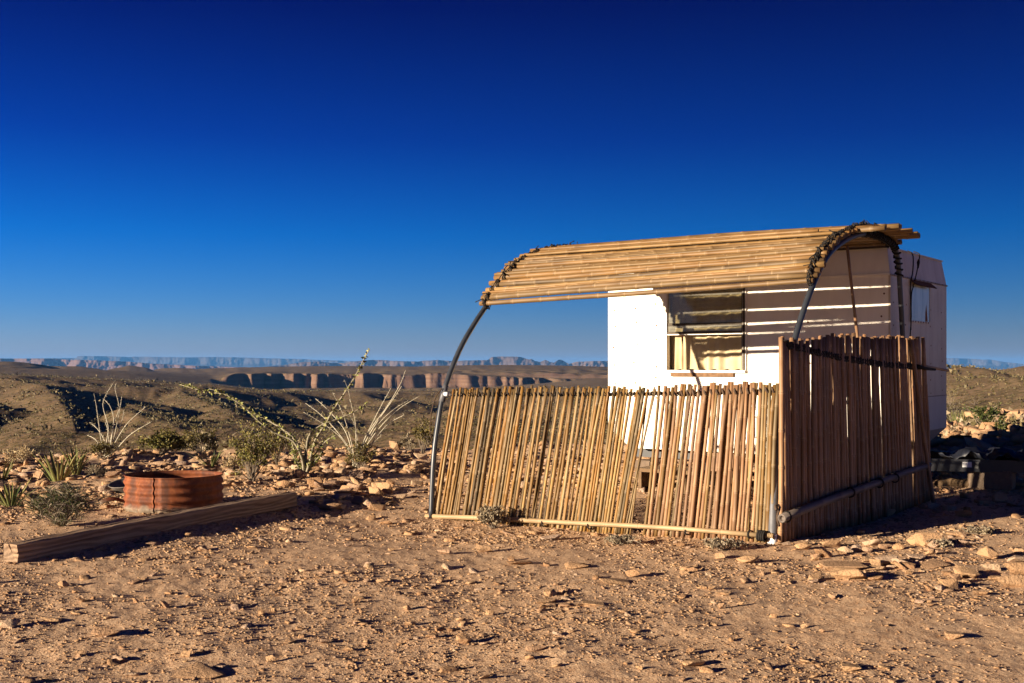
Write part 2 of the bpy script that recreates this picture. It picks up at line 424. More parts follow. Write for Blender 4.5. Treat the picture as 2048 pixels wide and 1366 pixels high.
mesa('mesa', [(-300, 722), (-60, 719), (60, 717), (152, 716), (156, 712), (220, 712.5), (258, 714), (270, 713), (385, 715), (400, 714), (470, 714.5), (535, 716.5), (600, 718), (640, 720), (720, 722.5), (860, 727), (1000, 731)],
     10500, M_mesa_far, 1600, .5, .8, 742, 15)
mesa('mesa', [(1500, 716), (1893, 716), (1935, 717), (1955, 718), (1962, 719), (1980, 719), (2010, 724), (2048, 728), (2200, 730), (2500, 727), (2800, 731)], 10500, M_mesa_far, 1600, .5, .8, 742, 19)

# the air: pale haze over the whole country
def build_haze():
    m = bpy.data.materials.new('haze'); m.use_nodes = True; nt = m.node_tree; nt.nodes.clear()
    v = nt.nodes.new('ShaderNodeVolumePrincipled'); o = nt.nodes.new('ShaderNodeOutputMaterial')
    v.inputs['Color'].default_value = (.13, .42, 1.0, 1); v.inputs['Density'].default_value = HAZE
    v.inputs['Anisotropy'].default_value = 0.0
    nt.links.new(v.outputs[0], o.inputs['Volume'])
    mb = MB().box((0, 0, -5), (34000, 34000, 158))
    h = mb.build('haze', m); tag(h, kind='stuff')
HAZE = 5.5e-5
build_haze()

# ------------------------------------------------------------------ object materials
def bamboo_material(name, stops, streak=.35):
    m, nt, p = mat(name)
    r = N(nt, 'ObjectInfo').outputs['Random']
    O = N(nt, 'TexCoord').outputs['Object']
    c = ramp(nt, r, stops)
    n1 = noise(nt, 1.0, 4, .65, scaled(nt, O, (70, 70, 2.2)))
    n2 = noise(nt, 3.0, 4, .6, scaled(nt, O, (3, 3, 1)))
    c = mix(nt, 1.0, c, ramp(nt, n1, [(.38, (1, 1, 1)), (.72, (1 - streak,) * 3)]), 'MULTIPLY')
    c = mix(nt, 1.0, c, ramp(nt, n2, [(.40, (1, 1, 1)), (.72, (.58, .55, .52))]), 'MULTIPLY')
    rg = attr(nt, 'ring')
    c = mix(nt, ramp(nt, rg, [(0, (0, 0, 0)), (.5, (0, 0, 0)), (1, (.75, .75, .75))]), c, (.10, .06, .035))
    c = mix(nt, ramp(nt, attr(nt, 'pale'), [(0, (0, 0, 0)), (1, (.35, .35, .35))]), c, (.36, .25, .13))
    L(nt, c, p.inputs['Base Color'])
    p.inputs['Roughness'].default_value = .55; p.inputs['Specular IOR Level'].default_value = .3
    bump(nt, p, n1, .25, .002)
    return m
M_bam_gold = bamboo_material('bamboo_gold', [(0, (.31, .185, .060)), (.12, (.27, .125, .026)), (.25, (.40, .26, .10)), (.38, (.075, .050, .023)), (.5, (.31, .155, .034)), (.62, (.15, .105, .052)), (.75, (.25, .14, .042)), (.88, (.07, .05, .027)), (1, (.42, .30, .15))], .6)
M_bam_brown = bamboo_material('bamboo_brown', [(0, (.26, .14, .075)), (.2, (.35, .185, .09)), (.4, (.15, .085, .046)), (.6, (.39, .215, .11)), (.8, (.19, .11, .065)), (1, (.29, .155, .077))], .5)
M_bam_roof = bamboo_material('bamboo_roof', [(0, (.23, .125, .040)), (.25, (.29, .175, .066)), (.5, (.14, .085, .036)), (.75, (.26, .135, .042)), (1, (.11, .072, .037))], .5)
M_bam_grey = bamboo_material('bamboo_grey', [(0, (.13, .105, .09)), (1, (.17, .14, .12))])
M_bam_rail = bamboo_material('bamboo_rail', [(0, (.38, .26, .14)), (1, (.42, .30, .17))], .4)

M_rope = simple('black_rope', (.016, .013, .011), .9, .3, 40)
M_rope_brown = simple('brown_rope', (.07, .045, .03), .9, .3, 40)
M_pipe_black = simple('black_plastic_pipe', (.028, .032, .040), .38, .25, 8, 0, .5)
M_pipe_grey = simple('galvanised_pipe', (.10, .10, .11), .55, .25, 14, .2, .4)
M_white_plastic = simple('white_plastic', (.74, .74, .72), .5, .06, 5, 0, .4)
M_black_steel = simple('black_steel', (.018, .019, .023), .5, .3, 10, 0, .4)
M_tarp = simple('dark_tarp', (.008, .010, .018), .55, .3, 6, 0, .5)
M_label = simple('white_sticker', (.6, .6, .6), .6, .1, 9)
M_concrete = simple('concrete_block', (.15, .11, .08), .95, .2, 20, 0, .1, .4, 60)
M_tyre = simple('tyre_rubber', (.022, .02, .02), .85, .3, 12)
M_rim = simple('rusty_rim', (.22, .13, .08), .7, .4, 12, .2)
M_frame_dark = simple('dark_window_frame', (.05, .035, .02), .6, .4, 20)
M_board = simple('weathered_board', (.34, .22, .12), .85, .3, 12, 0, .2, .3, 50)
M_frame_wood = simple('brown_wood_strip', (.15, .085, .045), .8, .3, 20)
M_interior = simple('trailer_interior', (.18, .13, .08), .9, .15, 3)

def painted_metal(name, col, dirt, amt=.35, rough=.45):
    m, nt, p = mat(name)
    P = N(nt, 'TexCoord').outputs['Object']
    v = noise(nt, 1.0, 5, .65, scaled(nt, P, (9, 9, 1.1))); b = noise(nt, 2.2, 5, .6, P); s = noise(nt, 38, 3, .6, P)
    c = mix(nt, ramp(nt, v, [(.45, (0, 0, 0)), (.8, (amt, amt, amt))]), col, dirt)
    c = mix(nt, ramp(nt, b, [(.5, (0, 0, 0)), (.85, (amt, amt, amt))]), c, dirt)
    c = mix(nt, ramp(nt, s, [(.74, (0, 0, 0)), (.80, (.7, .7, .7))]), c, (.30, .14, .06))
    L(nt, c, p.inputs['Base Color']); p.inputs['Roughness'].default_value = rough; p.inputs['Specular IOR Level'].default_value = .35
    bump(nt, p, noise(nt, 5, 2, .5, P), .12, .02)
    return m
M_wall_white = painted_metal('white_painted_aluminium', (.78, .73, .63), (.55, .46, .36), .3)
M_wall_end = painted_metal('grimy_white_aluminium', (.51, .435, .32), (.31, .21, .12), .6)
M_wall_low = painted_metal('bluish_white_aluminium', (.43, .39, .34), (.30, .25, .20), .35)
M_trim = simple('trim_strip', (.24, .20, .17), .6, .3, 20, .3)
M_rust_bits = simple('rust_bits', (.15, .06, .025), .9, .3, 30)

def rust_ring_material():
    m, nt, p = mat('rusty_corrugated_steel')
    P = N(nt, 'TexCoord').outputs['Object']
    sp = N(nt, 'SeparateXYZ'); L(nt, P, sp.inputs[0])
    n = noise(nt, 5, 6, .65, P); f = noise(nt, 26, 5, .65, P); v = noise(nt, 1.0, 4, .6, scaled(nt, P, (9, 9, 2)))
    c = ramp(nt, n, [(.28, (.040, .015, .008)), (.45, (.12, .030, .010)), (.58, (.20, .055, .016)), (.75, (.065, .02, .010))])
    c = mix(nt, ramp(nt, f, [(.5, (0, 0, 0)), (.75, (.55, .55, .55))]), c, (.30, .105, .036))
    c = mix(nt, ramp(nt, v, [(.46, (0, 0, 0)), (.66, (.8, .8, .8))]), c, (.055, .022, .013))  # dark rust streaks, deepened in colour to stand for a shrub's shade on the ring
    # the galvanising survives along the foot
    foot = math_(nt, 'ADD', sp.outputs[2], math_(nt, 'MULTIPLY', math_(nt, 'SUBTRACT', n, .5), .14))
    c = mix(nt, ramp(nt, foot, [(.02, (.9, .9, .9)), (.06, (0, 0, 0))]), c, ramp(nt, f, [(.3, (.11, .085, .06)), (.7, (.23, .19, .14))]))
    L(nt, c, p.inputs['Base Color']); p.inputs['Roughness'].default_value = .75; p.inputs['Specular IOR Level'].default_value = .3
    bump(nt, p, f, .35, .006)
    return m
M_rust = rust_ring_material()
def timber_material():
    m, nt, p = mat('weathered_timber')
    P = N(nt, 'TexCoord').outputs['Object']
    kn = N(nt, 'TexVoronoi', feature='F1'); kn.inputs['Scale'].default_value = 1.0
    L(nt, scaled(nt, P, (1.5, 5, 5)), kn.inputs['Vector'])
    d = noise(nt, 2.0, 3, .5, scaled(nt, P, (1, 5, 5)))
    w = N(nt, 'TexWave', wave_type='BANDS', bands_direction='Z'); w.inputs['Scale'].default_value = 9; w.inputs['Distortion'].default_value = 11
    w.inputs['Detail'].default_value = 3; w.inputs['Detail Scale'].default_value = .8
    L(nt, scaled(nt, P, (.16, 1, 1)), w.inputs['Vector'])
    g = noise(nt, 1.0, 5, .7, scaled(nt, P, (5, 130, 130)))
    c = ramp(nt, w.outputs['Fac'], [(.1, (.17, .105, .065)), (.5, (.27, .175, .11)), (.9, (.33, .22, .14))])
    c = mix(nt, ramp(nt, g, [(.45, (0, 0, 0)), (.7, (.6, .6, .6))]), c, (.11, .07, .045))
    c = mix(nt, ramp(nt, d, [(.4, (0, 0, 0)), (.8, (.5, .5, .5))]), c, (.30, .23, .17))
    L(nt, c, p.inputs['Base Color']); p.inputs['Roughness'].default_value = .88; p.inputs['Specular IOR Level'].default_value = .15
    bump(nt, p, math_(nt, 'ADD', g, w.outputs['Fac']), .5, .006)
    return m
M_timber = timber_material()

def curtain_material():
    m, nt, p = mat('tan_curtain')
    P = N(nt, 'TexCoord').outputs['Object']
    n = noise(nt, 7, 4, .6, P)
    L(nt, ramp(nt, n, [(.3, (.42, .33, .19)), (.7, (.52, .43, .28))]), p.inputs['Base Color']); p.inputs['Roughness'].default_value = .95
    return m
M_curtain = curtain_material()
def glass_material(name, tint, rough, alpha):
    m, nt, p = mat(name)
    nt.nodes.remove(p)
    o = [n for n in nt.nodes if n.type == 'OUTPUT_MATERIAL'][0]
    t = N(nt, 'BsdfTransparent'); t.inputs[0].default_value = (*tint, 1)
    g = N(nt, 'BsdfGlossy'); g.inputs['Roughness'].default_value = rough; g.inputs[0].default_value = (.9, .9, .9, 1)
    df = N(nt, 'BsdfDiffuse'); df.inputs[0].default_value = (.5, .47, .38, 1)
    fr = N(nt, 'Fresnel'); fr.inputs[0].default_value = 1.5
    a = N(nt, 'MixShader'); b = N(nt, 'MixShader')
    P = N(nt, 'TexCoord').outputs['Object']
    L(nt, ramp(nt, noise(nt, 1.0, 5, .7, scaled(nt, P, (6, 6, 40))), [(.4, (alpha, alpha, alpha)), (.8, (min(1, alpha * 2.2),) * 3)]), a.inputs[0])
    L(nt, t.outputs[0], a.inputs[1]); L(nt, df.outputs[0], a.inputs[2])
    L(nt, fr.outputs[0], b.inputs[0]); L(nt, a.outputs[0], b.inputs[1]); L(nt, g.outputs[0], b.inputs[2]); L(nt, b.outputs[0], o.inputs[0])
    return m
M_glass = glass_material('dusty_glass', (.90, .90, .84), .08, .14)
def milky_material():
    m, nt, p = mat('milky_plastic_pane')
    P = N(nt, 'TexCoord').outputs['Object']
    n = noise(nt, 1.0, 4, .6, scaled(nt, P, (10, 10, 2)))
    L(nt, ramp(nt, n, [(.3, (.30, .37, .38)), (.7, (.50, .55, .54))]), p.inputs['Base Color']); p.inputs['Roughness'].default_value = .25
    p.inputs['Specular IOR Level'].default_value = .5
    return m
M_milky = milky_material()

def rock_material(name, stops, island=False):
    m, nt, p = mat(name)
    P = pos(nt)
    r = N(nt, 'NewGeometry').outputs['Random Per Island'] if island else N(nt, 'ObjectInfo').outputs['Random']
    c = ramp(nt, r, stops)
    n = noise(nt, 14, 5, .65, P); f = noise(nt, 60, 4, .7, P)
    c = mix(nt, ramp(nt, n, [(.35, (0, 0, 0)), (.75, (.55, .55, .55))]), c, (.33, .20, .115))
    c = mix(nt, ramp(nt, f, [(.55, (0, 0, 0)), (.8, (.35, .35, .35))]), c, (.50, .36, .23))
    L(nt, c, p.inputs['Base Color']); p.inputs['Roughness'].default_value = .95; p.inputs['Specular IOR Level'].default_value = .1
    bump(nt, p, math_(nt, 'ADD', n, f), .9, .02)
    return m
_rk = [(0, (.33, .185, .095)), (.25, (.41, .25, .135)), (.5, (.44, .28, .155)), (.72, (.33, .20, .12)), (.86, (.37, .265, .20)), (1, (.49, .35, .22))]
M_rock = rock_material('sandstone_rock', _rk)
M_stones = rock_material('sandstone_rubble', _rk, True)

def leaf_material(name, stops, trans=.25):
    m, nt, p = mat(name)
    r = N(nt, 'NewGeometry').outputs['Random Per Island']
    L(nt, ramp(nt, r, stops), p.inputs['Base Color']); p.inputs['Roughness'].default_value = .6
    p.inputs['Specular IOR Level'].default_value = .2
    return m
M_leaf_olive = leaf_material('olive_leaves', [(0, (.055, .046, .012)), (.5, (.10, .082, .02)), (1, (.17, .125, .036))])
M_leaf_bright = leaf_material('bright_green_leaves', [(0, (.060, .062, .012)), (.5, (.115, .105, .022)), (1, (.20, .155, .045))])
M_leaf_dark = leaf_material('dark_green_leaves', [(0, (.022, .034, .009)), (.5, (.045, .058, .014)), (1, (.085, .085, .022))])
M_leaf_grey = leaf_material('grey_brown_scrub', [(0, (.11, .085, .055)), (.5, (.20, .16, .10)), (1, (.30, .24, .16))])
M_leaf_oco = leaf_material('ocotillo_leaves', [(0, (.09, .10, .022)), (.5, (.17, .175, .045)), (1, (.30, .28, .10))])
M_bark = simple('grey_bark', (.17, .135, .10), .9, .35, 30)
M_oco_grey = simple('ocotillo_bark', (.24, .21, .15), .9, .35, 60)
M_oco_pale = simple('ocotillo_dead_bark', (.42, .38, .29), .9, .3, 60)
M_straw = leaf_material('straw_grass', [(0, (.26, .18, .09)), (.5, (.38, .28, .15)), (1, (.48, .38, .22))])
def agave_material():
    m, nt, p = mat('agave_leaf')
    e = attr(nt, 'edge'); r = N(nt, 'ObjectInfo').outputs['Random']
    c = ramp(nt, r, [(0, (.06, .085, .028)), (.5, (.10, .12, .035)), (.8, (.16, .15, .05)), (1, (.26, .19, .08))])
    c = mix(nt, ramp(nt, e, [(.5, (0, 0, 0)), (1, (.8, .8, .8))]), c, (.42, .36, .15))
    L(nt, c, p.inputs['Base Color']); p.inputs['Roughness'].default_value = .5
    return m
M_agave = agave_material()

# ------------------------------------------------------------------ frame of the shelter and trailer
ED = Vector((.577, .8165, 0)).normalized()      # inwards, from the fence to the trailer
AD = Vector((-.8165, .577, 0)).normalized()     # along the fence, away from the right corner
UP = Vector((0, 0, 1))
BR = Vector((1.88, 8.30, 0))                    # foot of the right arch
BL = Vector((-.71, 10.08, 0))                   # foot of the left arch

def bamboo_mesh(name, length, r, spacing, m, sides=8, seed=0, bend=.01, taper=.1):
    """a cane along +Z: swollen joints, a slight bow, a hollow cut end"""
    rd = random.Random(seed)
    zs = [(0.0, 1.0, 0, 0)]
    z = spacing * rd.uniform(.3, .9)
    while z < length - .05:
        w = .006 + r * .12
        zs += [(z - w * 2, 1.0, 0, 0), (z - w * .5, 1.13, 0, .3), (z, 1.02, 1, 0), (z + w * .6, 1.10, .4, 1), (z + w * 2.4, .97, 0, .4)]
        z += spacing * rd.uniform(.8, 1.25)
    zs.append((length, 1.0, 0, 0))
    ph = rd.uniform(0, 6.28); V = []; F = []; ring = []; pale = []
    for z, k, rg, pl in zs:
        t = z / length; q = math.sin(t * math.pi) * bend + math.sin(t * 9 + ph) * bend * .22
        ox, oy = q * math.cos(ph), q * math.sin(ph); rr = r * k * (1 - taper * t)
        for s in range(sides):
            a = 2 * math.pi * s / sides
            V.append((ox + rr * math.cos(a), oy + rr * math.sin(a), z)); ring.append(rg); pale.append(pl)
    n = len(zs)
    for i in range(n - 1):
        for s in range(sides):
            s2 = (s + 1) % sides
            F.append((i * sides + s, i * sides + s2, (i + 1) * sides + s2, (i + 1) * sides + s))
    for end, zz, dz in ((0, 0.0, .02), (n - 1, length, -.02)):
        base = len(V); rr = r * (1 - taper * (zz / length)); ctr = [V[end * sides + s] for s in range(sides)]
        cx = sum(c[0] for c in ctr) / sides; cy = sum(c[1] for c in ctr) / sides
        for kk, off in ((.62, 0), (.6, dz)):
            for s in range(sides):
                a = 2 * math.pi * s / sides
                V.append((cx + rr * kk * math.cos(a), cy + rr * kk * math.sin(a), zz + off)); ring.append(0); pale.append(0 if off == 0 else 0)
        for s in range(sides):
            s2 = (s + 1) % sides
            q = [(end * sides + s, base + s, base + s2, end * sides + s2), (base + s, base + sides + s, base + sides + s2, base + s2)]
            F += q if end == 0 else [tuple(reversed(x)) for x in q]
        cap = tuple(base + sides + s for s in range(sides)); F.append(tuple(reversed(cap)) if end == 0 else cap)
    return mesh(name, V, F, m, True, {'ring': ring, 'pale': pale})

def place(me, name, p0, p1, diam, parent, L0, r0, roll=None):
    """stand a shared cane mesh between two points"""
    p0 = Vector(p0); p1 = Vector(p1); d = p1 - p0
    o = bpy.data.objects.new(name, me); COL.objects.link(o)
    q = d.to_track_quat('Z', 'Y') @ Quaternion((0, 0, 1), random.uniform(0, 6.28) if roll is None else roll)
    k = diam / (2 * r0)
    o.parent = parent
    M = wmat(parent).inverted() @ Matrix.LocRotScale(p0, q, Vector((k, k, d.length / L0)))
    o.location, rq, o.scale = M.decompose(); o.rotation_euler = rq.to_euler()
    return o

# ---- canopy: two bent pipes carrying a roof of canes
PROF = [(0, -.08), (.035, .42), (.085, .70), (.19, 1.06), (.40, 1.42), (.62, 1.685), (.79, 1.855), (.93, 1.985), (1.1, 2.115), (1.35, 2.24), (1.75, 2.365), (2.2, 2.43), (2.63, 2.42), (2.9, 2.36)]
REAR = [(3.0, 2.22), (3.06, 1.96), (3.13, 1.57), (3.20, 1.05), (3.27, .02)]
def arch_off(base, t): return (.035 if base is BR else -.05 if base is BL else 0) * math.exp(-((t - .85) / .45) ** 2)     # the two pipes are not bent quite alike
def arch_pts(base, prof, n): return smooth_path([base + ED * t + UP * (z + arch_off(base, t)) for t, z in prof], n)

canopy = empty('bamboo_canopy', (BR + BL) / 2)
tag(canopy, 'arched bamboo pole canopy on two bent black pipes shading the white trailer', 'canopy')
right_rear = [(t - .0, z) for t, z in REAR]
MB().tube(arch_pts(BR, PROF + right_rear, 70), .024, 10).build('arch_pipe', M_pipe_black, canopy, True)
MB().tube(arch_pts(BL, PROF + [(2.985, 2.395)], 56), .024, 10).build('arch_pipe', M_pipe_black, canopy, True)
# galvanised sleeve at the foot of the right pipe, taped at its end
MB().tube(arch_pts(BR, [(-.005, -.06), (.03, .42), (.075, .70), (.18, 1.06), (.215, 1.13)], 24), .034, 10).build('pipe_sleeve', M_pipe_grey, canopy, True)
MB().tube([BR + UP * -.04 - ED * .004, BR + UP * .06 - ED * .002], .0365, 10).build('tape', M_white_plastic, canopy, True)
# white fitting on the left pipe
pc = arch_pts(BL, PROF, 60)
fit = [p for p in pc if .92 < p.z < 1.10]
MB().tube([fit[0], (fit[0] + fit[-1]) / 2, fit[-1]], .0285, 10).build('pipe_fitting', M_pipe_grey, canopy, True)
c0 = (fit[0] + fit[-1]) / 2
MB().tube([c0, c0 - AD * .06 - ED * .02], .02, 8).build('pipe_fitting', M_white_plastic, canopy, True)
wl = [c0 - ED * .02 + UP * .05, c0 - ED * .07 + AD * .03 + UP * -.02, c0 - ED * .10 + AD * .06 + UP * -.16, c0 - ED * .13 + AD * .05 + UP * -.34, c0 - ED * .12 + AD * .03 + UP * -.42]
MB().tube(smooth_path(wl, 18), .005, 5).build('hanging_wire', M_rope_brown, canopy, True)
wl = [pc[36] - ED * .03 + UP * -.03, pc[35] - ED * .05, pc[33] - ED * .055, pc[31] - ED * .03]
MB().tube(smooth_path(wl, 12), .006, 5).build('tape', M_white_plastic, canopy, True)

roof_len = (BL - BR).length
roof_me = [bamboo_mesh('bamboo_pole', 3.5, .027, .29, M_bam_roof, 9, 100 + i, .008 + .005 * (i % 3), .12) for i in range(6)]
dense = arch_pts(Vector((0, 0, 0)), PROF, 400)
arc = np.r_[0, np.cumsum([(dense[i + 1] - dense[i]).length for i in range(399)])]
def on_arc(s):
    i = int(np.searchsorted(arc, s)); i = min(max(i, 1), 398); p = dense[i]; t = (dense[i + 1] - dense[i - 1]).normalized()
    nrm = UP * t.dot(ED) - ED * t.dot(UP)
    return p, nrm
s_front = arc[int(np.argmin([abs((p.dot(ED)) - .80) for p in dense]))]
s_end = arc[-1] - .02
rd = random.Random(4)
tips_r = []; tips_l = []
s = s_front; k = 0
while s < s_end:
    p, nrm = on_arc(s); p2, nrm2 = on_arc(min(max(s + rd.uniform(-.022, .022), s_front - .01), s_end + .015))
    crest = p.z > 2.37
    r = rd.uniform(.022, .0285)
    off = .024 + r + rd.uniform(0, .006)
    ovr = rd.uniform(.01, .07) if not crest else rd.choice([.04, .08, .14, .2, .26])
    ovl = rd.uniform(.03, .09)
    p = p + UP * arch_off(BR, p.dot(ED)); p2 = p2 + UP * arch_off(BL, p2.dot(ED))
    a = BR + p + nrm * off - AD * ovr; b = BL + p2 + nrm2 * off + AD * ovl
    if rd.random() < .5: a, b = b, a
    place(roof_me[k % 6], 'bamboo_pole', a, b, 2 * r, canopy, 3.5, .027)
    tips_r.append((p, nrm, r)); tips_l.append((p2, nrm2, r))
    # some poles carry a thin second cane on top
    if k in (2, 6, 9, 13, 17):
        r2 = .015
        a = BR + p + nrm * (off + r + r2) + ED * .02 - AD * ovr * .5 + AD * rd.uniform(.0, .3); b = BL + p2 + nrm2 * (off + r + r2) + ED * .02 + AD * ovl
        place(roof_me[(k + 2) % 6], 'bamboo_pole', a, b, 2 * r2, canopy, 3.5, .027)
    gap = rd.choice([.001, .004, .007, .010]) if k not in (2,) else .018
    s += 2 * r + gap; k += 1
# black lashing: two turns round every pole and the pipe, then on to the next
def lashing(base, tips, shift, seed):
    rr = random.Random(seed); mb = MB()
    path = []
    for i, (p, nrm, r) in enumerate(tips):
        c = base + p + AD * (shift + rr.uniform(-.012, .012))
        t = nrm.cross(AD).normalized()
        for j in range(11):
            a = j / 11 * 2 * math.pi * 2
            path.append(c + nrm * (.024 + r * .5 + (r + .034) * math.cos(a)) + t * ((r + .012) * math.sin(a)) + AD * (rr.uniform(-.004, .004) + .03 * j / 11 * (1 if i % 2 else -1)))
        if rr.random() < .45:          # loose ends of the knot
            e0 = c + nrm * (.03 + 2 * r)
            mb.tube([e0, e0 + nrm * .025 + t * rr.uniform(-.03, .03), e0 + nrm * rr.uniform(.02, .05) + t * rr.uniform(-.06, .06) + AD * rr.uniform(-.05, .05)], .005, 4)
            mb.tube([e0 + t * .02 - AD * .02, e0 + nrm * .018, e0 - t * .025 + AD * .02], .009, 5)
    mb.tube(path, .0052, 5)
    return mb
lashing(BR, tips_r, .03, 1).build('rope_lashing', M_rope, canopy, True)
lashing(BL, tips_l, -.03, 2).build('rope_lashing', M_rope, canopy, True)
# rope coiled tight along the bare back of the right pipe
cp = arch_pts(BR, [(2.0, 2.415), (2.2, 2.43), (2.63, 2.42), (2.9, 2.36), (3.0, 2.22), (3.03, 2.10)], 120)
path = []
for i, p in enumerate(cp):
    t = (cp[min(i + 1, 119)] - cp[max(i - 1, 0)]).normalized(); n2 = AD.cross(t).normalized(); a = i * 1.15
    path.append(p + (AD * math.cos(a) + n2 * math.sin(a)) * .034)
MB().tube(path, .009, 5).build('rope_lashing', M_rope, canopy, True)

# ---- front fence
PN = ED                                            # the fence stands square to this
def on_front(x, y, off=0.0):
    d = Vector(((x - CX) / FPX, 1.0, -(y - HY) / FPX)); o = Vector((0, 0, CAMZ))
    t = ((BR + ED * off) - o).dot(ED) / d.dot(ED); return o + d * t
stick_me = [bamboo_mesh('bamboo_stick', 1.25, .0135, .20 + .03 * (i % 4), M_bam_gold, 7, 200 + i, .006 + .004 * (i % 3), .12) for i in range(10)]
stick_br = [bamboo_mesh('bamboo_stick', 1.25, .0135, .20 + .03 * (i % 4), M_bam_brown, 7, 250 + i, .006 + .004 * (i % 3), .12) for i in range(10)]
fence = empty('bamboo_fence', (BR + BL) / 2 + ED * .02)
tag(fence, 'low golden bamboo stick fence lashed between the two arch feet, facing the sun', 'fence')
rd = random.Random(11)
def ytop(x): return float(np.interp(x, [900, 960, 1010, 1060, 1200, 1300, 1345, 1380, 1470, 1560], [779, 777, 776, 773, 775, 776, 771, 769, 766, 767]))
def ybot(x): return float(np.interp(x, [860, 900, 960, 1060, 1150, 1200, 1265, 1290, 1400, 1545], [1041, 1046, 1054, 1064, 1072, 1080, 1072, 1084, 1089, 1092]))
xb = []; 
x = 864.0
while x < 1258: xb.append((x, x + np.interp(x, [864, 1000, 1200, 1258], [42, 46, 44, 58]))); x += rd.uniform(4.4, 6.8)
xb += [(1248, 1312), (1262, 1300)]
x = 1287.0
while x < 1545: xb.append((x, x + np.interp(x, [1287, 1330, 1450, 1545], [33, 40, 24, 12]))); x += rd.uniform(6.4, 9.4)
fence_sticks = []
xs_extra = [(b + rd.uniform(1, 4), t + rd.uniform(1, 4)) for b, t in xb if 880 < b < 1240 and rd.random() < .30] + [(b + rd.uniform(2, 5), t + rd.uniform(2, 5)) for b, t in xb if 1290 < b < 1480 and rd.random() < .42]
n_first = len(xb); xb = xb + xs_extra
for i, (b, t) in enumerate(xb):
    dia = rd.choice([.021, .024, .026, .029, .032]) if b < 1270 else rd.choice([.026, .028, .031, .034, .036])
    j = rd.uniform(-5, 5) if b < 1270 else rd.uniform(-2.5, 2.5)
    if 1246 <= b <= 1262: dia = .015
    off = rd.uniform(-.006, .012) + (.032 if i >= n_first else 0)
    p0 = on_front(b + j * .5, ybot(b) + rd.uniform(-3, 3), off); p1 = on_front(t + j, ytop(t) + rd.uniform(-3.5, 4.5), off)
    p0.z = min(p0.z, H(p0.x, p0.y) + .004)
    o = place((stick_me if b < 1270 or rd.random() < .35 else stick_br)[rd.randrange(10)], 'bamboo_stick', p0, p1, dia, fence, 1.25, .0135); fence_sticks.append((p0, p1, dia))
# pale split cane along the foot, tied on
rail_me = bamboo_mesh('bottom_rail', 3.2, .021, .33, M_bam_rail, 9, 301, .02, .12)
place(rail_me, 'bottom_rail', on_front(852, 1033, -.04), on_front(1516, 1070, -.045), .042, fence, 3.2, .021, 1.2)
place(rail_me, 'bottom_rail', on_front(1519, 1072, -.062), on_front(1549, 1075, -.062), .040, fence, 3.2, .021, 0)
inner = bamboo_mesh('top_rail', 3.2, .014, .3, M_bam_grey, 7, 305, .01, .1)
place(inner, 'top_rail', on_front(900, 790, .04), on_front(1553, 783, .045), .026, fence, 3.2, .014, 0)
MB().box(on_front(1530, 785, .07), (.24, .018, .045), (AD, ED, UP)).build('dark_batten', M_frame_dark, fence)
def twist(p0, p1, turns, amp, r, sag=0, seed=0, jit=.2):
    rr = random.Random(seed); n = int(turns * 8); pts = []
    d = (p1 - p0); u = ED.copy(); w = UP
    for i in range(n + 1):
        t = i / n; a = t * turns * 2 * math.pi
        pts.append(p0 + d * t + (u * math.cos(a) + w * math.sin(a) * .75) * amp * rr.uniform(1 - jit, 1 + jit) - UP * sag * math.sin(math.pi * t))
    return pts
MB().tube(twist(on_front(900, 789, .004), on_front(1365, 787, .004), 58, .023, .0042, .0, 3), .0042, 5).build('rope', M_rope, fence, True)
MB().tube(twist(on_front(1360, 787, .004), on_front(1554, 779, .004), 16, .027, .0085, .0, 4), .0085, 6).build('rope', M_rope_brown, fence, True)
for x in (866, 1088, 1180, 1375, 1500):
    c = on_front(x, 1033 + (x - 852) * 37 / 664, -.04)
    mb = MB(); pts = [c + (UP * math.cos(a) * .028 + ED * (math.sin(a) * .034 + .006)) + AD * .004 * a / 6 for a in np.linspace(0, 4 * math.pi, 26)]
    mb.tube(pts, .005, 5).build('rope_tie', M_rope, fence, True)
c = on_front(1519, 1071, -.06)
mb = MB(); mb.tube([c + (UP * math.cos(a) * .034 + ED * math.sin(a) * .04) - AD * .014 * (a / 6 - 1) for a in np.linspace(0, 8 * math.pi, 50)], .008, 5).build('rope_tie', M_rope, fence, True)

# ---- side fence, taller, in shade
S0 = Vector((1.935, 8.27, 0)); S1 = Vector((3.86, 10.60, 0)); SD = (S1 - S0).normalized(); SN = Vector((SD.y, -SD.x, 0))   # SN looks outwards
def on_side(x, y, off=0.0):
    d = Vector(((x - CX) / FPX, 1.0, -(y - HY) / FPX)); o = Vector((0, 0, CAMZ))
    t = ((S0 + SN * off) - o).dot(SN) / d.dot(SN); return o + d * t
side_me = [bamboo_mesh('bamboo_stick', 1.5, .018, .22 + .03 * (i % 3), M_bam_brown, 7, 400 + i, .008 + .005 * (i % 3), .1) for i in range(8)]
sfence = empty('bamboo_fence', (S0 + S1) / 2)
tag(sfence, 'tall shaded bamboo stick fence with a grey bamboo pole along its foot', 'fence')
rd = random.Random(21)
Ls = (S1 - S0).length; s = .0; i = 0
while s < Ls:
    t = s / Ls
    p0 = S0 + SD * s + SN * rd.uniform(-.012, .012)
    p0.z = H(p0.x, p0.y) - .01
    lean = -.02 - .16 * t + rd.uniform(-.025, .025)
    p1 = S0 + SD * (s + lean) + SN * rd.uniform(-.012, .012)
    D = p1.y
    p1.z = CAMZ - (rd.uniform(-5, 6) + np.interp(t, [0, .03, .12, .3, .5, .8, 1], [674, 676, 683, 670, 671, 675, 677]) - HY) / FPX * D
    dia = rd.uniform(.030, .042) if i else .040
    place(side_me[rd.randrange(8)], 'bamboo_stick', p0, p1, dia, sfence, 1.5, .018)
    s += dia + rd.choice([-.006, -.004, -.002, 0, .003, .004 if i % 11 else .014]); i += 1
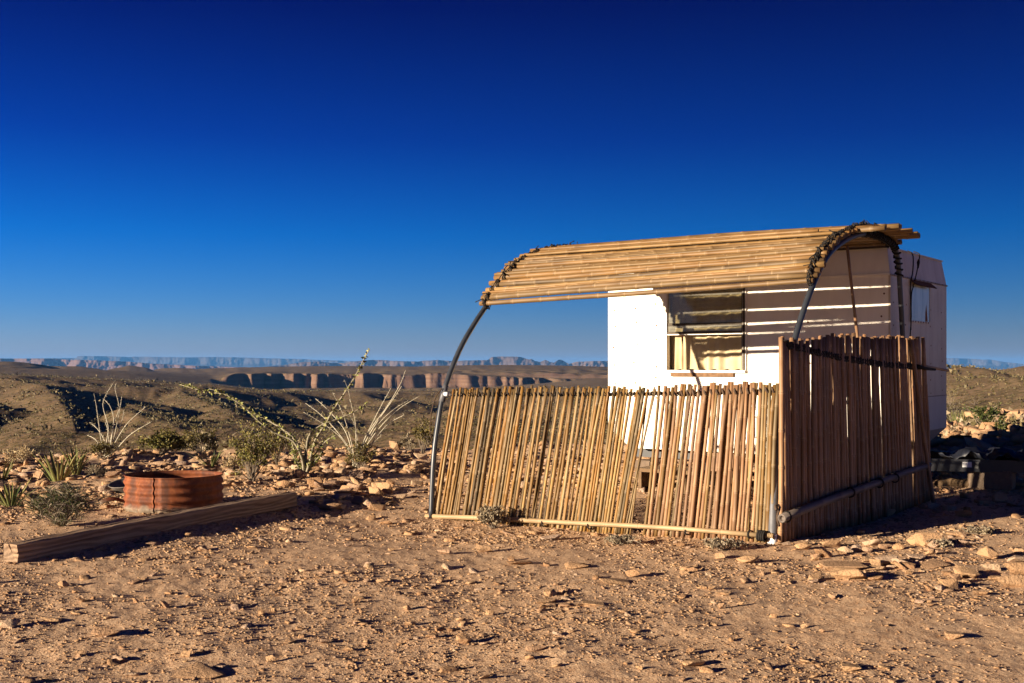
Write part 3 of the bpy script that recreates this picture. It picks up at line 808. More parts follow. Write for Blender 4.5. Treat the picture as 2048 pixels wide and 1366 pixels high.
pole_me = bamboo_mesh('bottom_pole', 3.0, .034, .38, M_bam_grey, 10, 501, .012, .15)
place(pole_me, 'bottom_pole', on_side(1563, 1037, .075), on_side(1858, 930, .06), .066, sfence, 3.0, .034, .9)
top_me = bamboo_mesh('top_pole', 3.4, .016, .33, M_bam_rail, 8, 502, .03, .3)
place(top_me, 'top_pole', on_side(1562, 691, -.03), on_side(1896, 741, .02), .036, sfence, 3.4, .016, 0)
pp0 = on_side(1868, 964, .10); pp0.z = H(pp0.x, pp0.y) - .01
place(side_me[3], 'end_pole', pp0, on_side(1822, 673, .03), .040, sfence, 1.5, .018)
MB().tube(twist(on_side(1574, 690, .01), on_side(1838, 734, .012), 60, .024, .011, .03, 8, .3), .011, 6).build('rope', M_rope, sfence, True)
MB().tube([on_side(1836, 733, .04), on_side(1850, 737, .03), on_side(1870, 739, .03)], [.022, .016, .012], 6).build('rope', M_rope, sfence, True)
MB().tube([on_side(1564, 686, .0), on_side(1567, 681, .02), on_side(1576, 682, .03), on_side(1580, 690, .03)], .008, 6).build('rope', M_rope, sfence, True)
for x, y in ((1572, 1034), (1700, 985), (1758, 966), (1789, 956)):
    c = on_side(x, y, .071)
    MB().tube([c + (UP * math.cos(a) * .037 + SN * math.sin(a) * .037) + SD * .006 * a / 6 for a in np.linspace(0, 4 * math.pi, 24)], .006, 5).build('rope_tie', M_rope, sfence, True)
c = on_side(1552, 1020, .02)
MB().tube(smooth_path([c + UP * .0, c + SD * .03 + UP * .03 - SN * .02, c + SD * .06 + UP * .02, c + SD * .02 - UP * .05, c + SD * .05 - UP * .12], 14), .009, 5).build('rope', M_rope_brown, sfence, True)

# loose canes: a prop under the canopy
pt = pix(1694, 492, 9.95); pb = pix(1747, 960, 10.35); pb.z = H(pb.x, pb.y)
prop_e = empty('prop_pole', pb); tag(prop_e, 'thin reddish bamboo pole propping the canopy from inside the shaded fence', 'pole')
pm = bamboo_mesh('cane', 2.4, .017, .3, M_bam_brown, 8, 510, .02, .2)
place(pm, 'cane', pb, pt, .032, prop_e, 2.4, .017)

# ------------------------------------------------------------------ trailer
TP = Vector((3.55, 10.80, 0)); TL_, TW = 3.06, 1.975
def T(a, e, z): return TP + AD * a + ED * e + UP * z
trailer = empty('travel_trailer', T(TL_ / 2, TW / 2, 0))
tag(trailer, 'small boxy white travel trailer with a wide curtained window beside the bamboo canopy', 'trailer')
ZF, ZC, ZJ, ZM, ZR = .38, .60, .95, 2.13, 2.385     # floor, chamfer top, end joint, moulding, roof edge
W0, W1, WZ0, WZ1 = 1.475, 2.336, 1.215, 2.08       # side window opening
def poly(name, faces, m, parent=trailer, smooth=False):
    V = []; F = []
    for f in faces:
        F.append(tuple(range(len(V), len(V) + len(f)))); V += f
    return obj(name, mesh(name, V, F, m, smooth), parent)
def rect(a0, a1, z0, z1, e=0.0): return [T(a1, e, z0), T(a0, e, z0), T(a0, e, z1), T(a1, e, z1)]
jamb = [[T(W0, 0, WZ0), T(W0, .05, WZ0), T(W0, .05, WZ1), T(W0, 0, WZ1)], [T(W1, 0, WZ0), T(W1, .05, WZ0), T(W1, .05, WZ1), T(W1, 0, WZ1)],
        [T(W0, 0, WZ0), T(W1, 0, WZ0), T(W1, .05, WZ0), T(W0, .05, WZ0)], [T(W0, 0, WZ1), T(W1, 0, WZ1), T(W1, .05, WZ1), T(W0, .05, WZ1)]]
poly('side_wall', [rect(W1, TL_, ZC, ZM), rect(0, W0, ZC, ZM), rect(W0, W1, ZC, WZ0), rect(W0, W1, WZ1, ZM),
                   [T(TL_ - .28, 0, ZF), T(.28, 0, ZF), T(0, 0, ZC), T(TL_, 0, ZC)]] + jamb, M_wall_white)
poly('upper_side_panel', [[T(TL_, 0, ZM), T(0, 0, ZM), T(.04, .045, ZR), T(TL_ - .04, .045, ZR)]], M_wall_white)
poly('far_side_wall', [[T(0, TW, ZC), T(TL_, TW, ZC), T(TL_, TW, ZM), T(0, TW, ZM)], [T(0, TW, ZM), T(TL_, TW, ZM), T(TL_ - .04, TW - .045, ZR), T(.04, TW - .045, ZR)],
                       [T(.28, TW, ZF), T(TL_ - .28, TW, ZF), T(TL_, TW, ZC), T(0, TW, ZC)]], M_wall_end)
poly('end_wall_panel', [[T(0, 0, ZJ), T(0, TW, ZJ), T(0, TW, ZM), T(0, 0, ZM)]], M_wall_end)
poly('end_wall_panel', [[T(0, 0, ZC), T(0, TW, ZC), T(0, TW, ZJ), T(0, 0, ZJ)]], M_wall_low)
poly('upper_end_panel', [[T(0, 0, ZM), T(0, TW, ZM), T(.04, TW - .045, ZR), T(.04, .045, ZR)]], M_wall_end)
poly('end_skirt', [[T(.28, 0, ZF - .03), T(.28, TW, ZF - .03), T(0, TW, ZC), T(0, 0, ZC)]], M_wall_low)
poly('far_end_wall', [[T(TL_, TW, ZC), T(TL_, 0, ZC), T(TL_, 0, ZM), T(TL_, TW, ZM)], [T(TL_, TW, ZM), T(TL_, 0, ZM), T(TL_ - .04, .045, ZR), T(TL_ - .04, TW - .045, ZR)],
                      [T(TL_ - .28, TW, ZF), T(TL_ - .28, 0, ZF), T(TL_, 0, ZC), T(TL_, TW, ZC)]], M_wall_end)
rf = []
for i in range(8):
    e0 = .045 + (TW - .09) * i / 8; e1 = .045 + (TW - .09) * (i + 1) / 8; zz = lambda e: ZR + .018 * (1 - ((e - TW / 2) / (TW / 2)) ** 2)
    rf.append([T(TL_ - .04, e0, zz(e0) - .005), T(.04, e0, zz(e0) - .005), T(.04, e1, zz(e1) - .005), T(TL_ - .04, e1, zz(e1) - .005)])
poly('roof', rf, M_wall_end)
poly('floor', [[T(.28, 0.002, ZF), T(TL_ - .28, 0.002, ZF), T(TL_ - .28, TW, ZF), T(.28, TW, ZF)]], M_interior)
AX = (AD, ED, UP)
def bar(mb, a0, a1, e0, e1, z0, z1): mb.box(T((a0 + a1) / 2, (e0 + e1) / 2, (z0 + z1) / 2), (abs(a1 - a0), abs(e1 - e0), abs(z1 - z0)), AX); return mb
bar(MB(), -.008, TL_ + .008, -.010, -.001, ZM - .008, ZM + .010).build('moulding', M_wall_white, trailer)
bar(MB(), -.010, -.001, -.012, TW + .012, ZM - .010, ZM + .004).build('moulding', M_trim, trailer)
bar(MB(), -.007, -.001, .0, TW, ZJ - .006, ZJ + .005).build('moulding', M_trim, trailer)
bar(MB(), .03, TL_ - .03, .015, .05, ZR - .002, ZR + .020).build('roof_gutter', M_frame_dark, trailer)
bar(MB(), .028, .06, .05, TW - .04, ZR + .0, ZR + .014).build('roof_gutter', M_wall_end, trailer)
bar(MB(), -.006, .012, -.006, .008, ZC, ZM - .012).build('corner_trim', M_wall_end, trailer)
# rivets
mb = MB(); rd = random.Random(5)
def rivet(a, e, z, n):
    c = T(a, e, z); u = n.orthogonal().normalized(); w = n.cross(u); r = .010
    V = [c + (u * math.cos(k * 1.0472) + w * math.sin(k * 1.0472)) * r + n * .002 for k in range(6)] + [c + n * .006]
    mb.add(V, [(k, (k + 1) % 6, 6) for k in range(6)])
for z in (1.0, 1.14, 1.3, 1.46, 1.66, 1.85):
    for e in (.12, .5, 1.35, 1.78):
        if rd.random() < .85: rivet(0, e + rd.uniform(-.02, .02), z + rd.uniform(-.02, .02), -AD)
for e in np.arange(.1, 1.95, .14): rivet(-.010, float(e), ZM - .003, -AD)
for z in np.arange(.7, 2.1, .2):
    for a in (2.48, 2.72, 2.98, .06, .78): rivet(a + rd.uniform(-.02, .02), 0, float(z) + rd.uniform(-.05, .05), -ED)
o = mb.build('rivets', M_rust_bits, trailer); tag(o, kind='stuff')

# side window
wf = MB(); f_ = .03
bar(wf, W0 - .035, W0, -.022, .006, WZ0 - .02, WZ1 + .03); bar(wf, W1, W1 + .03, -.022, .006, WZ0 - .02, WZ1 + .03); bar(wf, W0, W1, -.022, .006, WZ1, WZ1 + .03)
win = wf.build('window', M_wall_white, trailer)
bar(MB(), W0 - .026, W0 - .004, -.028, -.0225, WZ0, WZ1).build('frame_strip', M_frame_dark, win)
bar(MB(), W0 + .002, W0 + .016, -.012, .01, WZ0 + .01, WZ1 - .005).build('frame_strip', M_frame_dark, win)
bar(MB(), W0, W1, -.004, .02, 1.685, 1.712).build('window_rail', M_frame_dark, win)
bar(MB(), W0, W1, -.012, .016, 1.600, 1.624).build('window_rail', M_frame_dark, win)
bar(MB(), W0, W1, -.013, .012, 1.588, 1.5985).build('window_rail', M_wall_white, win)
bar(MB(), W0 - .03, W1 + .02, -.04, -.001, WZ0 - .020, WZ0 + .006).build('sill', M_wall_white, win)
bar(MB(), W0 + .1, W1 - .05, -.028, -.001, WZ0 - .060, WZ0 - .021).build('sill_board', M_frame_wood, win)
bar(MB(), W0 + .017, W1 - .003, .004, .009, 1.713, WZ1 - .004).build('pane', M_glass, win)
bar(MB(), W0 + .017, W1 - .003, -.002, .003, 1.625, 1.684).build('pane', M_glass, win)
bar(MB(), W1 - .18, W1 - .165, -.004, .014, WZ0 + .01, 1.588).build('window_stile', M_board, win)
# curtain hung inside, in deep pleats
def curtain(a0, a1, z0, z1, e, seed, name_label):
    n, mz = 96, 12; V = []; F = []; r = random.Random(seed)
    ph = [r.uniform(0, 6.28) for _ in range(3)]
    for j in range(mz + 1):
        tz = j / mz
        for i in range(n + 1):
            t = i / n; a = a0 + (a1 - a0) * t
            w = .014 * math.sin(t * 44 + ph[0] + .5 * math.sin(t * 7 + ph[1])) + .012 * math.sin(t * 19 + ph[2]) + .006 * math.sin(tz * 4 + t * 60)
            V.append(T(a, e + w * (1.1 - .35 * tz), z0 + (z1 - z0) * tz + (.008 * math.sin(t * 44 + ph[0]) if j == 0 else 0)))
    for j in range(mz):
        for i in range(n): F.append((j * (n + 1) + i, j * (n + 1) + i + 1, (j + 1) * (n + 1) + i + 1, (j + 1) * (n + 1) + i))
    o = obj('curtain', mesh('curtain', V, F, M_curtain, True)); return o
cu = curtain(W0 - .04, W1 + .03, WZ0 + .01, WZ1 + .03, .085, 3, '')
tag(cu, 'tan pleated fabric curtain hanging inside the wide trailer window', 'curtain')
MB().tube([T(W0 - .05, .085, WZ1 + .035), T(W1 + .04, .085, WZ1 + .035)], .008, 6).build('curtain_rod', M_frame_dark, cu)

# small end window with a milky pane
E0, E1, EZ0, EZ1 = .655, 1.30, 1.715, 2.07
ew = MB()
for a_ in ((E0 - .02, E0), (E1, E1 + .02)): bar(ew, -.012, -.001, a_[0], a_[1], EZ0 - .02, EZ1 + .02)
bar(ew, -.012, -.001, E0, E1, EZ0 - .02, EZ0)
ewin = ew.build('window', M_wall_end, trailer)
bar(MB(), -.007, -.0005, E0, E1, EZ0, EZ1).build('pane', M_milky, ewin)
hv = [T(-.004, E0 - .03, EZ1 + .05), T(-.004, E1 + .05, EZ1 + .05), T(-.07, E1 + .05, EZ1 - .005), T(-.07, E0 - .03, EZ1 - .005)]
poly('rain_hood', [hv, [v - UP * .006 for v in reversed(hv)]], M_rust_bits, ewin)
poly('rust_patch', [[T(-.0085, 1.14, EZ0 + .003), T(-.0085, 1.22, EZ0 + .003), T(-.0085, 1.20, EZ0 + .10), T(-.0085, 1.17, EZ0 + .18), T(-.0085, 1.145, EZ0 + .08)]], M_rust_bits, ewin)
mb = MB()
for i in range(7): bar(mb, -.016, -.0125, E0 + .03 + i * .09, E0 + .045 + i * .09, EZ0 - .016, EZ0 - .002)
o = mb.build('screws', M_rust_bits, ewin); tag(o, kind='stuff')
# cables hanging from the roof
for pts, r in (([(.02, .62, 2.40), (-.03, .63, 2.36), (-.02, .66, 2.2), (-.015, .60, 2.05), (-.02, .61, 1.75), (-.02, .56, 1.5), (-.02, .52, 1.2)], .006),
               ([(.03, .86, 2.41), (-.03, .86, 2.38), (-.02, .84, 2.28), (-.02, .80, 2.2), (-.02, .68, 2.05), (-.025, .60, 1.95), (-.02, .60, 1.62)], .006)):
    MB().tube(smooth_path([T(*p) for p in pts], 30), r, 5).build('cable', M_rope, trailer, True)
MB().tube([T(-.025, .85, 2.33), T(-.022, .845, 2.30), T(-.02, .84, 2.24)], [.008, .016, .007], 7).build('cable_plug', M_rope, trailer, True)
# vent grille low on the side wall
gr = MB()
for a0, a1, z0, z1 in ((1.04, 1.42, .54, .555), (1.04, 1.42, .745, .76), (1.04, 1.055, .555, .745), (1.405, 1.42, .555, .745)): bar(gr, a0, a1, -.014, -.001, z0, z1)
g_ = gr.build('vent_grille', M_pipe_grey, trailer)
for i in range(12):
    bar(MB(), 1.062 + i * .029, 1.074 + i * .029, -.010, -.001, .556, .744).build('slat', M_pipe_grey, g_)
# running gear
for e in (.25, TW - .25): bar(MB(), .2, TL_ - .2, e - .03, e + .03, ZF - .11, ZF - .002).build('chassis_beam', M_black_steel, trailer)
for a in (.5, 1.2, 1.9, 2.6): bar(MB(), a - .025, a + .025, .285, TW - .285, ZF - .08, ZF - .003).build('cross_member', M_black_steel, trailer)
MB().tube([T(1.75, .1, .28), T(1.75, TW - .1, .28)], .035, 8).build('axle', M_black_steel, trailer)
def lathe_wheel(c, ax, R, w):
    mb = MB(); V = []; F = []; n = 24
    prof = [(R * .62, -w / 2), (R * .94, -w / 2), (R, -w / 3), (R, w / 3), (R * .94, w / 2), (R * .62, w / 2)]
    u = UP; v = ax.cross(u)
    for k in range(n):
        a = 2 * math.pi * k / n
        for r, o in prof: V.append(c + (u * math.cos(a) + v * math.sin(a)) * r + ax * o)
    for k in range(n):
        for j in range(5): F.append((k * 6 + j, k * 6 + j + 1, ((k + 1) % n) * 6 + j + 1, ((k + 1) % n) * 6 + j))
    return mb.add(V, F)
for e in (.14, TW - .14):
    c = T(1.75, e, H(*T(1.75, e, 0).xy) + .27)
    w_ = empty('wheel', c, None); w_.parent = trailer; w_.matrix_parent_inverse = wmat(trailer).inverted()
    lathe_wheel(c, ED, .28, .17).build('tyre', M_tyre, w_, True)
    MB().tube([c - ED * .06, c + ED * .06], .175, 18).build('rim', M_rim, w_)
# hitch frame in front of the end wall
ZT = .315
for e in (.32, TW - .32):
    p0 = T(.25, e, ZT); p1 = T(-1.32, TW / 2 + (-.05 if e < 1 else .05), ZT); d = (p1 - p0).normalized(); sd = d.cross(UP)
    MB().box((p0 + p1) / 2, ((p1 - p0).length, .055, .115), (d, sd, UP)).build('hitch_beam', M_black_steel, trailer)
MB().box(T(-.62, TW / 2, ZT + .005), (.06, .72, .06), AX).build('hitch_crossbar', M_black_steel, trailer)
cpl = MB(); bar(cpl, -1.62, -1.28, TW / 2 - .05, TW / 2 + .05, ZT - .04, ZT + .06); cpl.build('coupler', M_black_steel, trailer)
jk = T(-1.12, TW / 2, 0); MB().tube([Vector((jk.x, jk.y, H(jk.x, jk.y) + .01)), T(-1.12, TW / 2, .62)], .03, 8).build('jack_post', M_pipe_grey, trailer, True)
p0 = T(.25, .32, ZT); p1 = T(-1.32, TW / 2 - .05, ZT); d = (p1 - p0).normalized(); sd = d.cross(UP); sd = sd if sd.dot(Vector((0, -1, 0))) > 0 else -sd
MB().box(p0.lerp(p1, .50) + sd * .0295 + UP * .01, (.085, .003, .05), (d, sd, UP)).build('sticker', M_label, trailer)
# crumpled tarp over the hitch
def tarp():
    n, m_ = 40, 14; V = []; F = []; r = random.Random(8)
    for j in range(m_ + 1):
        for i in range(n + 1):
            t = i / n; s = j / m_
            fold = abs(((t * 3.4 + s * .8 + .12 * math.sin(s * 9)) % 1) - .5) * 2
            z = ZT + .065 + .11 * fold ** 1.4 * (.45 + .55 * math.sin(math.pi * min(1, t * 1.1 + .08))) * (1 - .5 * abs(s - .45)) + .012 * math.sin(i * 1.9 + j * 2.3)
            V.append(T(-.30 - 1.0 * t + .05 * math.sin(s * 7), TW / 2 - .42 + .20 * t + (.84 - .40 * t) * s, z))
    for j in range(m_):
        for i in range(n): F.append((j * (n + 1) + i, j * (n + 1) + i + 1, (j + 1) * (n + 1) + i + 1, (j + 1) * (n + 1) + i))
    me = mesh('tarp', V, F, M_tarp, True); o = obj('tarp', me)
    sol = o.modifiers.new('s', 'SOLIDIFY'); sol.thickness = .006
    return tag(o, 'crumpled dark blue tarp lying over the black trailer hitch', 'tarp')
tarp()
def block(p, size, rot, label, m=M_concrete, name='concrete_block', cat='block'):
    z = H(p.x, p.y); ax = (Vector((math.cos(rot), math.sin(rot), 0)), Vector((-math.sin(rot), math.cos(rot), 0)), UP)
    bm = bmesh.new(); V = []
    mb = MB().box((0, 0, 0), size)
    me = mesh(name, mb.V, mb.F, m); bm.from_mesh(me); bmesh.ops.bevel(bm, geom=bm.edges[:], offset=.012, segments=2, affect='EDGES'); bm.to_mesh(me); bm.free()
    o = obj(name, me); o.location = (p.x, p.y, z + size[2] / 2 - .012); o.rotation_euler = (0, 0, rot); return tag(o, label, cat)
block(T(-.72, TW / 2 - .18, 0), (.40, .2, .19), math.atan2(AD.y, AD.x), 'tan concrete block under the black trailer hitch')
block(T(.36, .25, 0), (.2, .2, .26), math.atan2(AD.y, AD.x), 'concrete block under the shaded trailer corner behind the tall fence')
block(T(2.72, .25, 0), (.2, .2, .26), math.atan2(AD.y, AD.x), 'concrete block under the trailer corner behind the low golden fence')
# board step on the porch
M_board = simple('dark_weathered_board', (.14, .09, .05), .9, .3, 12, 0, .2, .3, 50)
st = empty('wooden_step', T(2.15, -.32, 0)); tag(st, 'weathered wooden step box on the porch below the trailer window', 'step')
zs = H(*T(2.15, -.32, 0).xy)
for k in range(3): bar(MB(), 1.85, 2.45, -.50 + k * .125, -.385 + k * .125, zs + .20, zs + .235).build('plank', M_board, st)
for a in (1.88, 2.38): bar(MB(), a, a + .035, -.49, -.15, zs - .01, zs + .199).build('leg', M_board, st)

# ------------------------------------------------------------------ fire ring, timber, scrap
fr = Vector(((348 - CX) / FPX * 10.3, 10.3, 0)); fr.z = H(fr.x, fr.y) - .005
ring = empty('fire_ring', fr); tag(ring, 'round rusty corrugated steel fire ring standing on the stones', 'fire ring')
def ring_mesh(a0, a1, n, dr, z0=0.0, z1=.302, thick=.004):
    V = []; F = []; m_ = 36
    for side in (0, 1):
        for i in range(n + 1):
            a = a0 + (a1 - a0) * i / n
            for j in range(m_ + 1):
                z = z0 + (z1 - z0) * j / m_
                R = .424 + dr + .008 * math.sin(z / .302 * 2 * math.pi * 4.25 - 1.1) + .006 * math.sin(3 * a + .4) + (.004 * math.sin(a * 11) * (1 - z / .302)) - side * thick
                V.append((R * math.sin(a), -R * math.cos(a), z + .006 * math.sin(a + 2.0) * z / .3))
    k = (n + 1) * (m_ + 1); q = m_ + 1
    for i in range(n):
        for j in range(m_):
            a, b, c, d = i * q + j, (i + 1) * q + j, (i + 1) * q + j + 1, i * q + j + 1
            F += [(a, b, c, d), (k + a, k + d, k + c, k + b)]
        F.append((i * q + m_, (i + 1) * q + m_, k + (i + 1) * q + m_, k + i * q + m_))
    for i in (0, n):
        for j in range(m_): F.append((i * q + j, i * q + j + 1, k + i * q + j + 1, k + i * q + j))
    return V, F
def local(name, VF, m, parent, smooth=True):
    o = bpy.data.objects.new(name, mesh(name, VF[0], VF[1], m, smooth)); COL.objects.link(o); o.parent = parent; return o
local('ring_wall', ring_mesh(0, 2 * math.pi, 120, 0), M_rust, ring)
ang = math.asin((304 - 348) / FPX * 9.95 / .424)
local('seam', ring_mesh(ang, ang + .34, 10, .009), M_rust, ring)
local('seam', ring_mesh(ang - .008, ang + .004, 2, .0095, 0, .302, .012), M_rust_bits, ring)
# shallow steel pan behind it
pn = gnd(262, 984); pn.z -= .01
def lathe(prof, n=40):
    V = []; F = []; m_ = len(prof)
    for i in range(n):
        a = 2 * math.pi * i / n
        for r, z in prof: V.append((r * math.cos(a), r * math.sin(a), z))
    for i in range(n):
        for j in range(m_ - 1): F.append((i * m_ + j, ((i + 1) % n) * m_ + j, ((i + 1) % n) * m_ + j + 1, i * m_ + j + 1))
    return V, F
pan = obj('steel_pan', mesh('steel_pan', *lathe([(.001, .0), (.13, .0), (.17, .02), (.205, .09), (.215, .095), (.217, .089), (.20, .082), (.165, .013), (.125, -.004), (.001, -.004)]), simple('dull_steel', (.16, .14, .12), .6, .35, 20, .3), True))
pan.location = pn + UP * .03; pan.rotation_euler = (math.radians(10), math.radians(-6), 0)
tag(pan, 'dark shallow round steel pan half hidden behind the rusty fire ring', 'pan')
sc = gnd(238, 1012)
V = []; F = []
for i in range(13):
    t = i / 12
    for j, w in enumerate((-.05, 0, .05)): V.append((.34 * (t - .5), w * (1 - .4 * t), .03 + .03 * math.sin(t * 5) + (.02 if j == 1 else 0)))
for i in range(12):
    for j in range(2): F.append((i * 3 + j, (i + 1) * 3 + j, (i + 1) * 3 + j + 1, i * 3 + j + 1))
o = obj('scrap_metal', mesh('scrap_metal', V, F, M_rust, True)); o.location = sc + UP * .005; o.rotation_euler = (.1, 0, .5)
sm = o.modifiers.new('s', 'SOLIDIFY'); sm.thickness = .006
tag(o, 'bent rusty strip of scrap metal lying on stones left of the fire ring', 'scrap')

def timber_beam():
    p0 = Vector((-3.19, 7.42, 0)); p1 = Vector((-1.955, 10.46, 0)); d = (p1 - p0); Ln = d.length; d.normalize()
    left = Vector((-d.y, d.x, 0)); w, h = .125, .128
    bm = bmesh.new(); n = 60; rd = random.Random(6)
    prof = []
    b = .010
    for (y, z) in ((b, 0), (w - b, 0), (w, b), (w, h - b), (w - b, h), (w * .66, h), (w * .62, h - .007), (w * .58, h), (b, h), (0, h - b), (0, h * .62), (.006, h * .58), (0, h * .54), (0, b)): prof.append((y, z))
    rows = []
    for i in range(n + 1):
        t = i / n; row = []
        for k, (y, z) in enumerate(prof):
            jit = .0022 * math.sin(i * .9 + k * 2.1) + rd.uniform(-.0012, .0012)
            ex = rd.uniform(-.012, .012) if i in (0, n) else 0
            row.append(bm.verts.new((Ln * t + ex, y + jit, z + jit + .006 * math.sin(t * 3))))
        rows.append(row)
    m_ = len(prof)
    for i in range(n):
        for k in range(m_):
            bm.faces.new((rows[i][k], rows[i + 1][k], rows[i + 1][(k + 1) % m_], rows[i][(k + 1) % m_]))
    for r_, s_ in ((rows[0], 1), (rows[-1], -1)):
        c = bm.verts.new((r_[0].co.x + .012 * s_, w / 2, h / 2))
        for k in range(m_): bm.faces.new((r_[k], r_[(k + 1) % m_], c))
    bmesh.ops.recalc_face_normals(bm, faces=bm.faces[:])
    me = bpy.data.meshes.new('timber_beam'); bm.to_mesh(me); bm.free(); me.materials.append(M_timber)
    o = obj('timber_beam', me)
    z0 = H(p0.x, p0.y) - .010; z1 = max(H(p1.x, p1.y), -.012) + .0
    o.rotation_euler = (0, -math.atan2(z1 - z0, Ln), math.atan2(d.y, d.x)); o.location = (p0.x, p0.y, z0)
    return tag(o, 'long weathered square timber beam lying in front of the rusty fire ring', 'timber')
timber_beam()
# hose on the ground by the tall fence
hp = []
for x, y in ((1752, 1012), (1775, 1003), (1800, 995), (1825, 984), (1846, 972), (1862, 962), (1872, 952)):
    p = gnd(x, y); hp.append(p + UP * .012)
tag(MB().tube(smooth_path(hp, 30), .013, 6).build('hose', M_rope, None, True), 'thin black hose on the ground along the outside of the tall fence', 'hose')
lp = [gnd(1874, 974), gnd(1900, 971), gnd(1930, 974), gnd(1958, 968)]
tag(MB().tube(smooth_path([p + UP * .03 for p in lp], 14), [.034, .04, .038, .04, .045, .042, .04, .04, .05, .052, .045, .04, .036, .03], 9).build('log', M_board, None, True), 'short knotty log on the shaded ground below the trailer hitch', 'log')

# ------------------------------------------------------------------ rocks
def rock_hull(seed, flat, npt=15, round_=0.0):
    r = random.Random(seed); bm = bmesh.new()
    for _ in range(npt):
        while True:
            v = Vector((r.uniform(-1, 1), r.uniform(-1, 1), r.uniform(-1, 1)))
            if abs(v.x) ** 3 + abs(v.y) ** 3 + abs(v.z) ** 3 < 1 + (0 if round_ else .8): break
        v = v.normalized() * (.75 + .25 * r.random()) if round_ else v
        bm.verts.new((v.x * .55, v.y * .5 * r.choice([.7, 1]), (.5 + v.z * .5) * flat))
    bmesh.ops.convex_hull(bm, input=bm.verts[:])
    loose = [v for v in bm.verts if not v.link_faces]
    bmesh.ops.delete(bm, geom=loose, context='VERTS')
    bmesh.ops.dissolve_limit(bm, angle_limit=.12, verts=bm.verts[:], edges=bm.edges[:])
    bmesh.ops.bevel(bm, geom=bm.edges[:], offset=.03, segments=1, affect='EDGES')
    bmesh.ops.triangulate(bm, faces=bm.faces[:])
    me = bpy.data.meshes.new('rock'); bm.to_mesh(me); bm.free(); me.materials.append(M_rock)
    zl = min(v.co.z for v in me.vertices)
    for v in me.vertices: v.co.z -= zl
    xs = [v.co for v in me.vertices]
    return me, max(v.x for v in xs) - min(v.x for v in xs), max(v.z for v in xs)
R_BLOCK = [rock_hull(600 + i, .75, 13) for i in range(7)]
R_SLAB = [rock_hull(620 + i, .32, 14) for i in range(7)]
R_ROUND = [rock_hull(640 + i, .7, 26, 1) for i in range(4)]
def rock(p, w, h, label, group=None, cat='rock', kinds=None, sink=.12, name='rock'):
    kinds = kinds or (R_SLAB if h < .42 * w else R_BLOCK)
    me, wx, hz = random.choice(kinds)
    o = bpy.data.objects.new(name, me); COL.objects.link(o)
    sx = w / wx; sz = h / hz * (1 + sink)
    o.location = (p.x, p.y, H(p.x, p.y) - h * sink); o.scale = (sx, sx * random.uniform(.65, 1.05), sz)
    o.rotation_euler = (random.uniform(-.1, .1), random.uniform(-.1, .1), random.choice([0, math.pi]) + random.uniform(-.5, .5))
    return tag(o, label, cat, group)
def describe(w, h, where, kinds_name):
    size = 'tiny' if w < .06 else 'small' if w < .10 else 'hand-sized' if w < .16 else 'large'
    shape = 'thin flat' if h < .3 * w else 'low flat' if h < .45 * w else 'blocky' if h < .62 * w else 'upright'
    return size + ' ' + shape + ' tan rock ' + where
def yard_place(x, y):
    if x < 330: return 'on open gravel before the near end of the timber beam' if y < 1240 else 'on open gravel far in front of the timber beam'
    if x < 650: return 'on gravel alongside the shadow of the timber beam' if y < 1200 else 'on gravel near the flush bedrock outcrop'
    if x < 960: return 'on gravel between the timber beam and the low fence' if y < 1200 else 'on gravel near the lone pointed rock'
    if x < 1280: return 'on gravel just outside the low fence' if y < 1160 else 'on gravel amid the flat slabs facing the low fence'
    if x < 1560: return 'on gravel before the galvanised fence post' if y < 1200 else 'on open gravel in line with the galvanised post'
    if x < 1780: return 'on gravel around the two stacked slabs' if y < 1200 else 'on open gravel well in front of the stacked slabs'
    return 'on gravel around the big rounded boulder' if y < 1135 else 'on gravel around the leaning sandstone wedge' if y < 1230 else 'on open gravel well in front of the leaning wedge'
def rim_place(x, y):
    if x < 600: return 'in rubble near the yellow-green creosote'
    if x < 680: return 'in rubble around the leafy ocotillo' if y < 970 else 'in rubble at the far end of the timber beam'
    if x < 770: return 'in rubble around the bare ocotillo' if y < 970 else 'in rubble before the bare ocotillo'
    return 'in rubble beside the left arch foot of the low fence' if y > 950 else 'in rubble at the rim behind the arch foot'
def auto_rock(p, w, h, where, group, cat='rock'):
    lab = describe(w, h, where, None); return rock(p, w, h, lab, lab)
random.seed(31)
